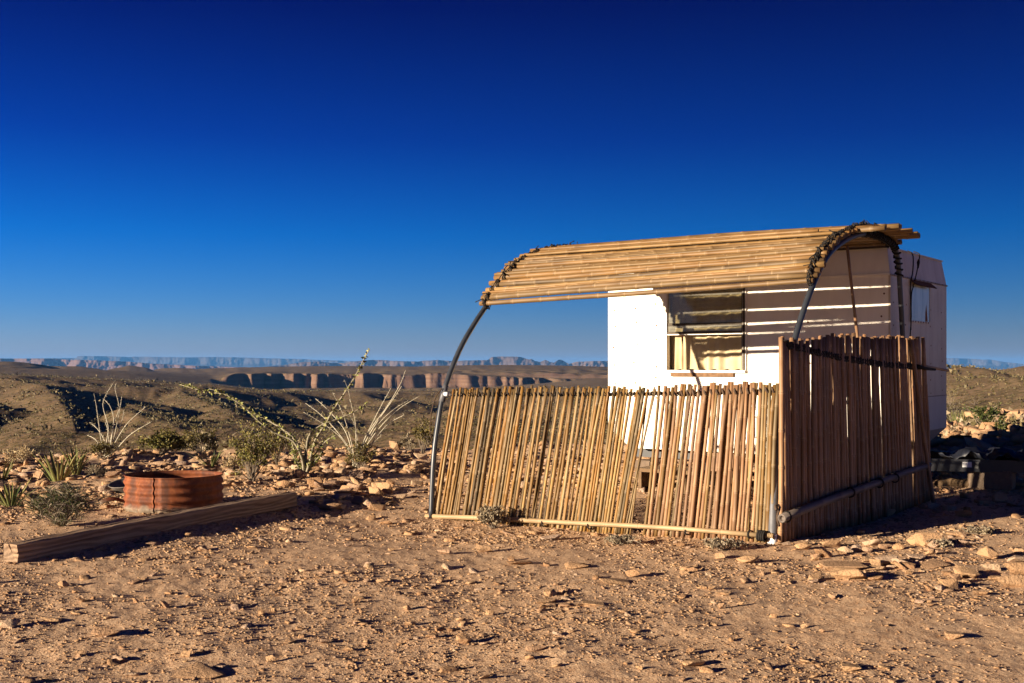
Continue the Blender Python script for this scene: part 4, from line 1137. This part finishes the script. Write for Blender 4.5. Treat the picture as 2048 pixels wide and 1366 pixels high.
NAMED = [  # photo x, foot y, width px, height px, label
 (1843, 1090, 58, 27, 'big rounded tan boulder lying in sun outside the tall fence', R_ROUND),
 (1869, 1094, 30, 15, 'square tan rock leaning against the big rounded boulder', R_BLOCK),
 (1924, 1055, 19, 15, 'small upright cube of tan rock at the edge of the trailer shadow', R_BLOCK),
 (1799, 1099, 27, 13, 'pinkish rounded rock beside the big boulder outside the tall fence', R_ROUND),
 (1690, 1138, 92, 15, 'long thin sandstone slab, upper of two stacked by the fence corner', R_SLAB),
 (1702, 1158, 86, 24, 'thick broken sandstone slab, lower of two stacked by the fence corner', R_SLAB),
 (2032, 1149, 64, 27, 'big wedge of tan sandstone leaning on another slab', R_SLAB),
 (2016, 1173, 66, 26, 'broad tilted grey-brown sandstone slab under the leaning wedge', R_SLAB),
 (1977, 1140, 40, 15, 'oblong tan rock next to the big leaning sandstone wedge', R_SLAB),
 (1498, 1126, 40, 19, 'domed brown rock on gravel in front of the galvanised fence post', R_ROUND),
 (1609, 1099, 34, 17, 'pale crusty round rock touching the fence corner', R_ROUND),
 (1668, 1046, 36, 19, 'shaded block of rock leaning on the foot of the tall fence', R_BLOCK),
 (212, 1271, 64, 15, 'pale flat embedded stone on bare gravel in front of the timber beam', R_SLAB),
 (400, 1350, 95, 7, 'wide flat outcrop of pale bedrock flush with the gravel', R_SLAB),
 (925, 1285, 29, 17, 'pointed tan rock standing alone on the gravel, casting a long shadow', R_BLOCK),
 (660, 1021, 48, 15, 'flat slab in the shadow at the end of the timber beam', R_SLAB),
 (2040, 846, 46, 34, 'large sunlit orange boulder behind the black trailer hitch', R_ROUND),
]
for x, y, w, h, lab, kd in NAMED:
    p = gnd(x, y); s_ = p.y / FPX; rock(p, w * s_, max(h * s_ * .95, .02), lab, kinds=kd)
G_YARD = ('tan sandstone rock lying loose on the bare sunlit gravel in front of the fences and beam', 'rocks on the bare gravel yard')
G_RIM = ('tan sandstone rock in the rubble along the rim between the fire ring and the low fence', 'rocks along the stony rim')
G_SHADE = ('rock lying in the shadow between the tall fence and the trailer hitch', 'rocks in the trailer shadow')
G_BACK = ('sunlit orange rock on the stony slope behind the trailer hitch', 'rocks behind the trailer')
YARD = [(1712, 1103, 25, 15), (1734, 1105, 19, 12), (1751, 1141, 36, 10), (1895, 1151, 32, 18), (1905, 1160, 26, 14), (1440, 1117, 23, 13), (1408, 1177, 23, 13), (1368, 1149, 20, 8), (1384, 1143, 18, 9), (1445, 1218, 14, 13), (1484, 1212, 14, 9),
 (1570, 1092, 21, 9), (1910, 1277, 36, 15), (1389, 1334, 52, 14), (1705, 1341, 42, 14), (1623, 1326, 18, 9), (971, 1104, 42, 15), (1265, 1153, 25, 15), (1100, 1191, 28, 12), (1120, 1189, 19, 11), (814, 1220, 17, 11), (981, 1230, 18, 11),
 (1075, 1301, 46, 10), (897, 1342, 42, 9), (1061, 1319, 19, 12), (1099, 1079, 44, 9), (887, 1106, 36, 8), (328, 1215, 20, 14), (540, 1323, 18, 14), (521, 1230, 15, 14), (373, 1312, 23, 11), (376, 1193, 14, 10), (480, 1077, 9, 10), (12, 1253, 38, 16),
 (100, 1240, 50, 6), (920, 1242, 14, 8), (864, 1275, 26, 8), (760, 1165, 16, 8), (690, 1165, 16, 9), (270, 1205, 14, 10), (160, 1310, 24, 10), (262, 1353, 30, 8), (240, 1322, 32, 10), (585, 1285, 24, 8), (1560, 1090, 14, 6), (1880, 1132, 60, 8), (1830, 1118, 36, 10), (1800, 1128, 34, 8), (1935, 1088, 40, 8), (1905, 1072, 36, 9),
 (1040, 1130, 56, 8), (1150, 1135, 60, 9), (1230, 1165, 66, 7), (1190, 1210, 50, 6), (1090, 1205, 46, 5), (1130, 1212, 40, 5), (1060, 1262, 20, 7), (820, 1250, 22, 8), (1880, 1180, 26, 10), (1960, 1190, 30, 9), (1840, 1205, 20, 7), (650, 1285, 30, 8), (700, 1300, 26, 7)]
for x, y, w, h in YARD:
    p = gnd(x, y); s_ = p.y / FPX; auto_rock(p, w * s_, max(h * s_ * .95, .015), yard_place(x, y), G_YARD[1])
for i in range(30):
    x = random.uniform(1600, 2060); y = random.uniform(1082, 1178)
    p = gnd(x, y); s_ = p.y / FPX; w = random.choice([15, 20, 26, 32, 42]); auto_rock(p, w * s_, random.uniform(.28, .6) * w * s_, yard_place(x, y), '')
for i in range(40):
    y = random.uniform(1075, 1360); x = random.uniform(0, 2048)
    if y < 1125 and x < 640: continue
    if 850 < x < 1560 and y < 1095: continue
    p = gnd(x, y); s_ = p.y / FPX; w = random.choice([11, 13, 15, 18, 24]); auto_rock(p, w * s_, random.uniform(.25, .7) * w * s_, yard_place(x, y), G_YARD[1])
for i in range(95):
    x = random.triangular(455, 860, 690); y = random.uniform(898, 1025)
    if x < 600 and y > 965: continue
    p = gnd(x, y); s_ = p.y / FPX; w = random.choice([14, 18, 22, 28, 36]) * (1 + .2 * (random.random() < .1)); auto_rock(p, w * s_, random.uniform(.25, .6) * w * s_, rim_place(x, y), G_RIM[1])
for x, y, w, h in ((787, 896, 28, 14), (804, 996, 32, 15), (754, 1019, 36, 12), (712, 956, 30, 17), (592, 946, 27, 16), (640, 905, 30, 12), (760, 935, 34, 12), (835, 920, 30, 14)):
    p = gnd(x, y); s_ = p.y / FPX; auto_rock(p, w * s_, h * s_, rim_place(x, y), G_RIM[1])
for i in range(22):
    x = random.uniform(1640, 2048); y = random.uniform(975, 1040)
    if y < 1085 - (x - 1560) * .36 + 14: continue
    p = gnd(x, y); s_ = p.y / FPX; w = random.choice([14, 18, 22, 30]); auto_rock(p, w * s_, random.uniform(.25, .6) * w * s_, 'in shadow by the hose and tall fence' if x < 1830 else 'in shadow on the ground below the trailer hitch', G_SHADE[1])
for i in range(46):
    x = random.uniform(1897, 2090); y = random.uniform(838, 880)
    p = gnd(x, y); s_ = p.y / FPX; w = random.choice([14, 18, 24, 32, 40]); auto_rock(p, w * s_, random.uniform(.3, .65) * w * s_, 'on the sunlit slope by the tall pale agave clump' if x < 1945 else 'on the sunlit slope around the dark cholla' if x < 2010 else 'on the sunlit slope near the large orange boulder', G_BACK[1])
G_LEFT = ('tan rock among the agaves and shrubs around the fire ring', 'rocks around the fire ring')
for i in range(48):
    x = random.uniform(0, 460); y = random.uniform(925, 1065)
    if y > 1050 - x * .12 or (235 < x < 450 and 935 < y): continue
    p = gnd(x, y); s_ = p.y / FPX; w = random.choice([14, 18, 22, 30]); auto_rock(p, w * s_, random.uniform(.3, .6) * w * s_, 'by the green agave rosette' if x < 90 else 'around the dense dark shrub and big agave' if x < 235 else 'at the rim behind the fire ring', G_LEFT[1])

# smaller stones and gravel nobody could count
def scatter(name, n, dmin, dmax, azd, smin, smax, base, seed, reject=None, pw=1.0, flat=(.3, .8), m=None):
    r = np.random.default_rng(seed)
    d = dmin * (dmax / dmin) ** r.random(n) if pw == 0 else (dmin ** pw + (dmax ** pw - dmin ** pw) * r.random(n)) ** (1 / pw)
    a = np.radians(r.uniform(-azd, azd, n)); X = d * np.sin(a); Y = d * np.cos(a)
    if reject is not None:
        k = reject(X, Y, r); X, Y, d = X[k], Y[k], d[k]
    n = len(X); Z = height(X, Y)
    s = smin * (smax / smin) ** (r.random(n) ** 2.2) * np.clip((d / 7.0), .8, 2.2)
    V0, F0 = base
    nv = V0.shape[1]; var = r.integers(0, len(V0), n)
    P = V0[var].copy()                                       # (n, nv, 3)
    P[:, :, 2] *= r.uniform(*flat, n)[:, None]; P[:, :, 1] *= r.uniform(.6, 1, n)[:, None]
    tl = r.normal(0, .22, n)[:, None]; P[:, :, 2] += P[:, :, 0] * tl
    th = r.uniform(0, 2 * np.pi, n); c, q = np.cos(th)[:, None], np.sin(th)[:, None]
    x = P[:, :, 0] * c - P[:, :, 1] * q; y = P[:, :, 0] * q + P[:, :, 1] * c
    P[:, :, 0] = x; P[:, :, 1] = y
    P *= s[:, None, None]; P += np.stack([X, Y, Z + s * .10], -1)[:, None, :]
    F = (F0[None] + (np.arange(n) * nv)[:, None, None]).reshape(-1, F0.shape[1])
    o = obj(name, mesh(name, P.reshape(-1, 3), F, m or M_stones)); return tag(o, kind='stuff')
def cube_base(k, seed, jit=.22):
    r = np.random.default_rng(seed)
    c = np.array([(x, y, z) for x in (-.5, .5) for y in (-.5, .5) for z in (-.5, .5)])
    V = c[None] + r.normal(0, jit, (k, 8, 3)); F = np.array([(0, 1, 3, 2), (4, 6, 7, 5), (0, 4, 5, 1), (2, 3, 7, 6), (0, 2, 6, 4), (1, 5, 7, 3)])
    return V, F
def bev_base(k, seed):
    r = np.random.default_rng(seed); base = []
    bm = bmesh.new(); bmesh.ops.create_cube(bm, size=1.0); bmesh.ops.bevel(bm, geom=bm.edges[:], offset=.14, segments=1, affect='EDGES'); bmesh.ops.triangulate(bm, faces=bm.faces[:])
    V = np.array([v.co[:] for v in bm.verts]); F = np.array([[v.index for v in f.verts] for f in bm.faces]); bm.free()
    out = []
    for i in range(k):
        A = np.eye(3) + r.normal(0, .2, (3, 3)); out.append(V @ A + r.normal(0, .05, V.shape))
    return np.array(out), F
CB = cube_base(60, 1); BB = bev_base(40, 2)
def patchy(X, Y, r):
    return r.random(len(X)) < np.clip(.55 + .9 * fbm(X * .6, Y * .6, 3, 7), .12, 1)
scatter('gravel', 90000, 4.0, 13.0, 27, .005, .019, CB, 11, patchy, .4, (.25, .65))
scatter('loose_stones', 5200, 4.0, 21.0, 28, .017, .065, BB, 12, patchy, .7, (.15, .5))
def rim_only(X, Y, r):
    d = np.hypot(X, Y); col = X / Y * FPX + CX
    return r.random(len(X)) < np.exp(-((d - 15.0) / 3.2) ** 2) * np.clip(.75 + fbm(X, Y, 3, 9), .1, 1)
scatter('rubble', 11000, 10.0, 20.5, 28, .02, .075, BB, 13, rim_only, 1.0, (.25, .65))
def behind(X, Y, r):
    col = X / Y * FPX + CX; d = np.hypot(X, Y); return (col > 1700) & (d > 13)
scatter('rubble', 4200, 13.0, 26.0, 28, .03, .16, BB, 14, behind, 1.0, (.25, .65))

# ------------------------------------------------------------------ plants
def leaf_quads(P, Dn, size, aspect, r, up=.3):
    """small diamond leaves at points P, roughly along Dn"""
    n = len(P); u = Dn + r.normal(0, .6, (n, 3)); u[:, 2] += up; u /= np.linalg.norm(u, axis=1, keepdims=True) + 1e-9
    w = np.cross(u, r.normal(0, 1, (n, 3))); w /= np.linalg.norm(w, axis=1, keepdims=True) + 1e-9
    s = size * r.uniform(.6, 1.3, (n, 1))
    V = np.stack([P, P + u * s * .5 + w * s * aspect, P + u * s, P + u * s * .5 - w * s * aspect], 1).reshape(-1, 3)
    return V, (np.arange(n)[:, None] * 4 + np.arange(4)[None])
def ocotillo(base_px, stems, label, m_bark, off, k, leafy=(), seed=0, rad=.011, spread=.35):
    """stems drawn from the photograph in zoomed pixels: (off + p / k); depth of each tip is chosen about the base's depth"""
    r = random.Random(seed); nr = np.random.default_rng(seed)
    b = gnd(*base_px); root = empty('ocotillo', b); tag(root, label, 'ocotillo', None)
    for i, st in enumerate(stems):
        dz = r.uniform(-1, 1) * spread; pts = [b + Vector((r.uniform(-.03, .03), r.uniform(-.03, .03), -.01))]
        for j, (x, y) in enumerate(st):
            f = (j + 1) / len(st); D = b.y + dz * f
            pts.append(pix(off[0] + x / k, off[1] + y / k, D))
        sp = smooth_path(pts, 26)
        rr = [rad * (1 - .72 * q / 25) * (1 + .12 * r.random()) for q in range(26)]
        o = MB().tube(sp, rr, 6).build('stem', m_bark, root, True)
        A = np.array([tuple(p) for p in sp])
        nsp = 90 if i not in leafy else 60
        t = nr.random(nsp) * 24.9; a = t.astype(int); P = A[a] + (A[np.minimum(a + 1, 25)] - A[a]) * (t - a)[:, None]
        V, F = leaf_quads(P, nr.normal(0, 1, (nsp, 3)), .028, .07, nr)
        tag(obj('thorns', mesh('thorns', V, F, m_bark), o), kind='stuff')
        if i in leafy:
            nl = int(leafy[i]); t = 3 + nr.random(nl) * 21.9; a = t.astype(int); P = A[a] + (A[np.minimum(a + 1, 25)] - A[a]) * (t - a)[:, None]
            V, F = leaf_quads(P, nr.normal(0, 1, (nl, 3)), .042, .28, nr)
            tag(obj('leaves', mesh('leaves', V, F, M_leaf_oco), o), kind='stuff')
    return root
KA = 3.035; OA = (0, 690)
ocotillo((213, 914), [[(620, 600), (600, 480), (585, 370), (570, 295)], [(645, 600), (658, 500), (625, 370), (645, 300), (692, 224)], [(662, 620), (690, 470), (672, 380), (634, 332)],
  [(672, 600), (690, 480), (722, 380), (698, 265), (708, 230)], [(680, 620), (722, 420), (740, 312)], [(685, 620), (738, 470), (754, 385)], [(690, 610), (770, 480), (888, 372)],
  [(700, 640), (790, 545), (922, 464)], [(625, 650), (580, 575), (528, 547)], [(640, 600), (600, 520), (545, 470)], [(660, 610), (655, 520), (640, 470)]],
  'pale leafless ocotillo with curling upright stems behind the fire ring', M_oco_pale, OA, KA, {}, 1, .0085, .3)
KB = 3.332; OB = (400, 690)
ocotillo((610, 950), [[(690, 780), (640, 640), (550, 560), (450, 500), (330, 440), (240, 370), (160, 330), (20, 305), (-60, 285), (-135, 262)], [(680, 760), (620, 640), (500, 585), (400, 515), (300, 420), (160, 322), (60, 292)],
  [(720, 800), (780, 620), (860, 480), (930, 370), (990, 280), (1050, 180), (1100, 80), (1132, 28)], [(730, 780), (765, 640), (840, 520), (900, 410)], [(705, 800), (720, 620), (800, 540), (900, 500), (1020, 450), (1112, 388)],
  [(740, 770), (830, 650), (905, 600)], [(690, 800), (705, 700), (760, 560)], [(640, 780), (612, 700)], [(660, 800), (612, 650), (590, 600)], [(750, 800), (790, 715)], [(735, 810), (800, 735), (815, 700)]],
  'green leafy ocotillo with one long stem arching down and one tall leaning stem', M_oco_grey, OB, KB, {0: 260, 1: 150, 2: 170, 3: 90, 4: 60, 5: 70, 6: 60, 7: 80, 8: 90, 9: 80, 10: 60}, 2, .016, .35)
ocotillo((709, 936), [[(1000, 720), (940, 620), (830, 530), (690, 448)], [(1000, 700), (900, 560), (800, 460), (704, 388)], [(1010, 700), (960, 560), (850, 430), (770, 358)], [(1020, 700), (960, 480), (885, 318)],
  [(1040, 700), (1035, 520), (1010, 400), (985, 290), (960, 232)], [(1060, 720), (1110, 600), (1200, 420), (1272, 288)], [(1060, 720), (1130, 570), (1240, 420), (1330, 270), (1370, 168)], [(1070, 720), (1150, 560), (1260, 400), (1345, 273)],
  [(1080, 720), (1180, 540), (1290, 430), (1392, 368)], [(1080, 720), (1190, 560), (1320, 430), (1466, 338)], [(1090, 730), (1240, 540), (1362, 464)], [(1050, 700), (1040, 560), (1000, 470)], [(1090, 740), (1150, 660), (1210, 600)]],
  'spiky fan of bare grey ocotillo stems between the leafy ocotillo and low fence', M_oco_pale, OB, KB, {}, 3, .008, .45)

def bush(px, w, h, label, m_leaf, cat='bush', leaves=1500, size=.03, seed=0, dens=1.0, name='creosote_bush', m_bark=None, group=None, at=None, lift=.25, aspect=.3):
    """twigs fan out from the foot; leaves cluster toward the tips"""
    if name == 'creosote_bush': leaves = int(leaves * 1.9); size *= .66
    r = random.Random(seed); nr = np.random.default_rng(seed)
    b = at or gnd(*px); s = b.y / FPX; W_, Hh = w * s, h * s
    root = empty(name, b); tag(root, label, cat, group)
    tw = MB(); tips = []
    nb = 12 + int(leaves / 180)
    for i in range(nb):
        a = r.uniform(0, 6.28); q = math.sqrt(r.random()) * .5
        tip = b + Vector((math.cos(a) * q * W_, math.sin(a) * q * W_, Hh * (1 - .9 * (2 * q) ** 2 * r.uniform(.3, 1)) * r.uniform(.65, 1.0)))
        mid = b.lerp(tip, .5) + Vector((r.uniform(-.06, .06) * W_, r.uniform(-.06, .06) * W_, .04 * Hh))
        p = smooth_path([b + Vector((r.uniform(-.02, .02), r.uniform(-.02, .02), -.01)), mid, tip], 7)
        tw.tube(p, [.011 * (1 - .12 * j) * max(.5, min(1.4, Hh)) for j in range(7)], 4)
        tips.append((mid, tip, 1.0))
        for j in range(3):
            c = mid.lerp(tip, r.uniform(.1, .9)); e = c + Vector((r.gauss(0, .14) * W_, r.gauss(0, .14) * W_, r.uniform(0, .22) * Hh))
            tw.tube([c, (c + e) / 2 + Vector((0, 0, .02)), e], [.005, .004, .002], 3); tips.append((c, e, .9))
    tw.build('branches', m_bark or M_bark, root)
    T0 = np.array([tuple(t[0]) for t in tips]); T1 = np.array([tuple(t[1]) for t in tips])
    k = nr.integers(0, len(tips), leaves); f = nr.beta(2.2, 1.1, leaves) * 1.08
    P = T0[k] + (T1[k] - T0[k]) * f[:, None] + nr.normal(0, .030 * max(W_, Hh), (leaves, 3)) * dens
    P[:, 2] = np.maximum(P[:, 2], b.z + .02 * Hh + lift * .1)
    V, F = leaf_quads(P, T1[k] - T0[k], size, aspect, nr)
    tag(obj('foliage', mesh('foliage', V, F, m_leaf), root), kind='stuff')
    return root
bush((322, 908), 92, 50, 'bright green rounded bush beyond the fire ring, at the rim', M_leaf_bright, leaves=2600, size=.05, seed=1)
bush((402, 912), 78, 62, 'olive creosote bush beside the bright green rounded bush', M_leaf_olive, leaves=1300, size=.04, seed=2)
bush((505, 962), 92, 122, 'yellow-green creosote bush with bare grey twigs right of the fire ring', M_leaf_bright, leaves=1500, size=.038, seed=3)
bush((555, 930), 60, 90, 'olive creosote bush close behind the leafy ocotillo', M_leaf_olive, leaves=800, size=.038, seed=33)
bush((122, 1052), 150, 92, 'dense low dark green shrub between the agaves and the timber beam', M_leaf_dark, leaves=5200, size=.022, seed=4, aspect=.12)
bush((200, 918), 56, 40, 'small olive creosote at the foot of the pale leafless ocotillo', M_leaf_olive, leaves=700, size=.036, seed=5)
bush((115, 905), 62, 92, 'thin open creosote with clumped leaves on bare stems above the agave', M_leaf_olive, leaves=420, size=.04, seed=6)
bush((178, 900), 76, 60, 'sparse twiggy creosote standing between the two agaves and pale ocotillo', M_leaf_olive, leaves=260, size=.04, seed=16)
bush((846, 905), 62, 70, 'olive creosote bush just behind the left arch pipe', M_leaf_olive, leaves=900, size=.04, seed=7)
bush((722, 938), 70, 58, 'olive creosote growing through the foot of the bare ocotillo', M_leaf_olive, leaves=900, size=.036, seed=8)
bush((985, 1056), 74, 42, 'small grey-brown scrub growing against the foot of the low fence', M_leaf_grey, leaves=1500, size=.022, seed=9, name='scrub_plant', cat='shrub')
bush((1238, 1089), 70, 16, 'flat grey-green scrub mat at the foot of the low fence gap', M_leaf_grey, leaves=900, size=.018, seed=10, name='scrub_plant', cat='shrub')
bush((1448, 1100), 90, 24, 'thin dry weeds at the foot of the low fence by the post', M_leaf_grey, leaves=600, size=.020, seed=11, name='scrub_plant', cat='shrub')
bush((820, 905), 46, 36, 'dry grey scrub on stones between the bare ocotillo and the arch', M_leaf_grey, leaves=800, size=.03, seed=12, name='scrub_plant', cat='shrub')
bush((1905, 846), 66, 66, 'yellowish creosote bush behind the trailer corner', M_leaf_bright, leaves=900, size=.06, seed=13)
bush((1900, 812), 54, 54, 'tall tan-green bush on the slope behind the trailer corner', M_leaf_olive, leaves=900, size=.08, seed=14)
bush((2020, 826), 46, 24, 'low scrub on the bright slope above the boulders', M_leaf_olive, leaves=500, size=.06, seed=15, name='scrub_plant', cat='shrub')
bush((1950, 815), 40, 24, 'small dark scrub on the slope above the dark cholla', M_leaf_olive, leaves=500, size=.06, seed=17, name='scrub_plant', cat='shrub')
bush((40, 930), 70, 34, 'straw-coloured dry bush at the rim above the agaves', M_straw, leaves=1300, size=.05, seed=18, name='dry_bush', aspect=.08)
bush((470, 930), 50, 26, 'pale dry grass tuft at the rim beside the yellow-green creosote', M_straw, leaves=700, size=.05, seed=19, name='dry_bush', aspect=.08)
bush((620, 905), 60, 30, 'straw-coloured grass clump at the rim behind the leafy ocotillo', M_straw, leaves=800, size=.05, seed=20, name='dry_bush', aspect=.08)
bush((190, 955), 50, 30, 'dead grey grass clump between the agave and fire ring', M_leaf_grey, leaves=800, size=.04, seed=21, name='dry_bush', aspect=.08)
bush((1880, 1095), 50, 12, 'flat grey scrub among rocks beside the big rounded boulder', M_leaf_grey, leaves=500, size=.016, seed=22, name='scrub_plant', cat='shrub')
bush((1955, 1068), 60, 14, 'flat grey-green scrub beside the small upright cube of rock', M_leaf_grey, leaves=700, size=.016, seed=23, name='scrub_plant', cat='shrub')

# agaves: stiff channelled blades, each its own part
def blade_mesh(seed):
    r = random.Random(seed); n = 9; V = []; F = []; ed = []
    cv = r.uniform(.02, .22)
    for i in range(n):
        t = i / (n - 1); w = .062 * (1 - t) ** .7 * (.75 + .6 * t) + .002; x = cv * t * t
        for s, d in ((-1, .018), (-.45, 0), (.45, 0), (1, .018)):
            V.append((x - d * (1 - t) * (1 if abs(s) == 1 else 0), s * w, t)); ed.append(1 if abs(s) == 1 or t > .95 else 0)
    for i in range(n - 1):
        for j in range(3): F.append((i * 4 + j, i * 4 + j + 1, (i + 1) * 4 + j + 1, (i + 1) * 4 + j))
    return mesh('leaf', V, F, M_agave, True, {'edge': ed})
BLADES = [blade_mesh(i) for i in range(6)]
def agave(px, w, h, n, label, seed, upright=.45, wid=1.0):
    r = random.Random(seed); b = gnd(*px); s = 1.2 * b.y / FPX; W_, Hh = w * s, h * s
    root = empty('agave', b); tag(root, label, 'agave')
    for i in range(n):
        a = r.uniform(0, 6.28); q = math.sqrt(r.random())
        tilt = q * (1.25 - upright); ln = Hh * r.uniform(.7, 1.05) / max(.45, math.cos(tilt) + .12)
        ln = min(ln, W_ * .9 + .15)
        o = bpy.data.objects.new('leaf', r.choice(BLADES)); COL.objects.link(o); o.parent = root
        o.location = (math.cos(a) * q * W_ * .16, math.sin(a) * q * W_ * .16, -.01)
        o.rotation_euler = (0, tilt, a); o.scale = (ln, ln * r.uniform(.6, 1.0) * wid, ln)
    return root
agave((22, 1012), 66, 52, 26, 'green agave rosette beside the dense dark shrub', 1)
agave((118, 962), 74, 62, 34, 'big clump of upright agave blades above the dense dark shrub', 2, .6)
agave((152, 948), 50, 56, 20, 'upright agave clump touching the big clump on its fire ring side', 22, .7)
agave((4, 960), 40, 40, 16, 'small agave cut by the rim behind the green agave rosette', 3)
agave((424, 934), 48, 36, 22, 'pale agave tuft right behind the rusty fire ring', 4, .3)
agave((662, 900), 26, 20, 14, 'tiny agave at the rim between the two right ocotillos', 5, .3)
agave((1915, 858), 70, 46, 60, 'tall pale agave clump against the trailer end behind the hitch', 6, .75, .4)
agave((2036, 852), 40, 30, 16, 'small agave among the sunlit boulders behind the hitch', 7, .4)
bush((1975, 866), 64, 66, 'dark branching cholla standing among sunlit boulders behind the hitch', M_leaf_dark, leaves=2200, size=.035, seed=24, name='cholla', cat='cactus', dens=.35)
bush((2003, 870), 36, 26, 'small dark cholla beside the taller dark cholla', M_leaf_dark, leaves=700, size=.035, seed=25, name='cholla', cat='cactus', dens=.4)

# low scrub over the hills, too much to count
def hill_scrub(name, n, d0, d1, size, m, seed, per=9, az=28):
    r = np.random.default_rng(seed)
    d = d0 * (d1 / d0) ** r.random(n) ; a = np.radians(r.uniform(-az, az, n)); X = d * np.sin(a); Y = d * np.cos(a)
    k = r.random(n) < np.clip(.5 + 1.1 * fbm(X / 30, Y / 30, 3, 13), .06, 1); X, Y, d = X[k], Y[k], d[k]; n = len(X); Z = height(X, Y)
    s = size * r.lognormal(0, .45, n) * np.clip(d / 90, .8, 2.6)
    P = np.repeat(np.stack([X, Y, Z], -1), per, 0); S = np.repeat(s, per)
    v = r.normal(0, 1, (n * per, 3)); v[:, 2] = np.abs(v[:, 2]) * .9
    P = P + v * S[:, None] * .34
    u = v / (np.linalg.norm(v, axis=1, keepdims=True) + 1e-9); w = np.cross(u, r.normal(0, 1, u.shape)); w /= np.linalg.norm(w, axis=1, keepdims=True) + 1e-9
    c = S[:, None] * (.42 if per < 20 else .17)
    V = np.stack([P - w * c * .5 - u * c * .3, P + w * c * .5 - u * c * .2, P + u * c * .8], 1).reshape(-1, 3)
    F = np.arange(n * per * 3).reshape(-1, 3)
    return tag(obj(name, mesh(name, V, F, m)), kind='stuff')
M_scrub = leaf_material('hill_scrub', [(0, (.06, .05, .022)), (.5, (.10, .082, .036)), (1, (.17, .13, .065))])
hill_scrub('hill_scrub', 60000, 60, 800, .17, M_scrub, 1, 7)
hill_scrub('hill_scrub', 900, 18, 50, .30, M_leaf_grey, 2, 40)
hill_scrub('hill_scrub', 900, 18, 90, .26, M_scrub, 3, 40)
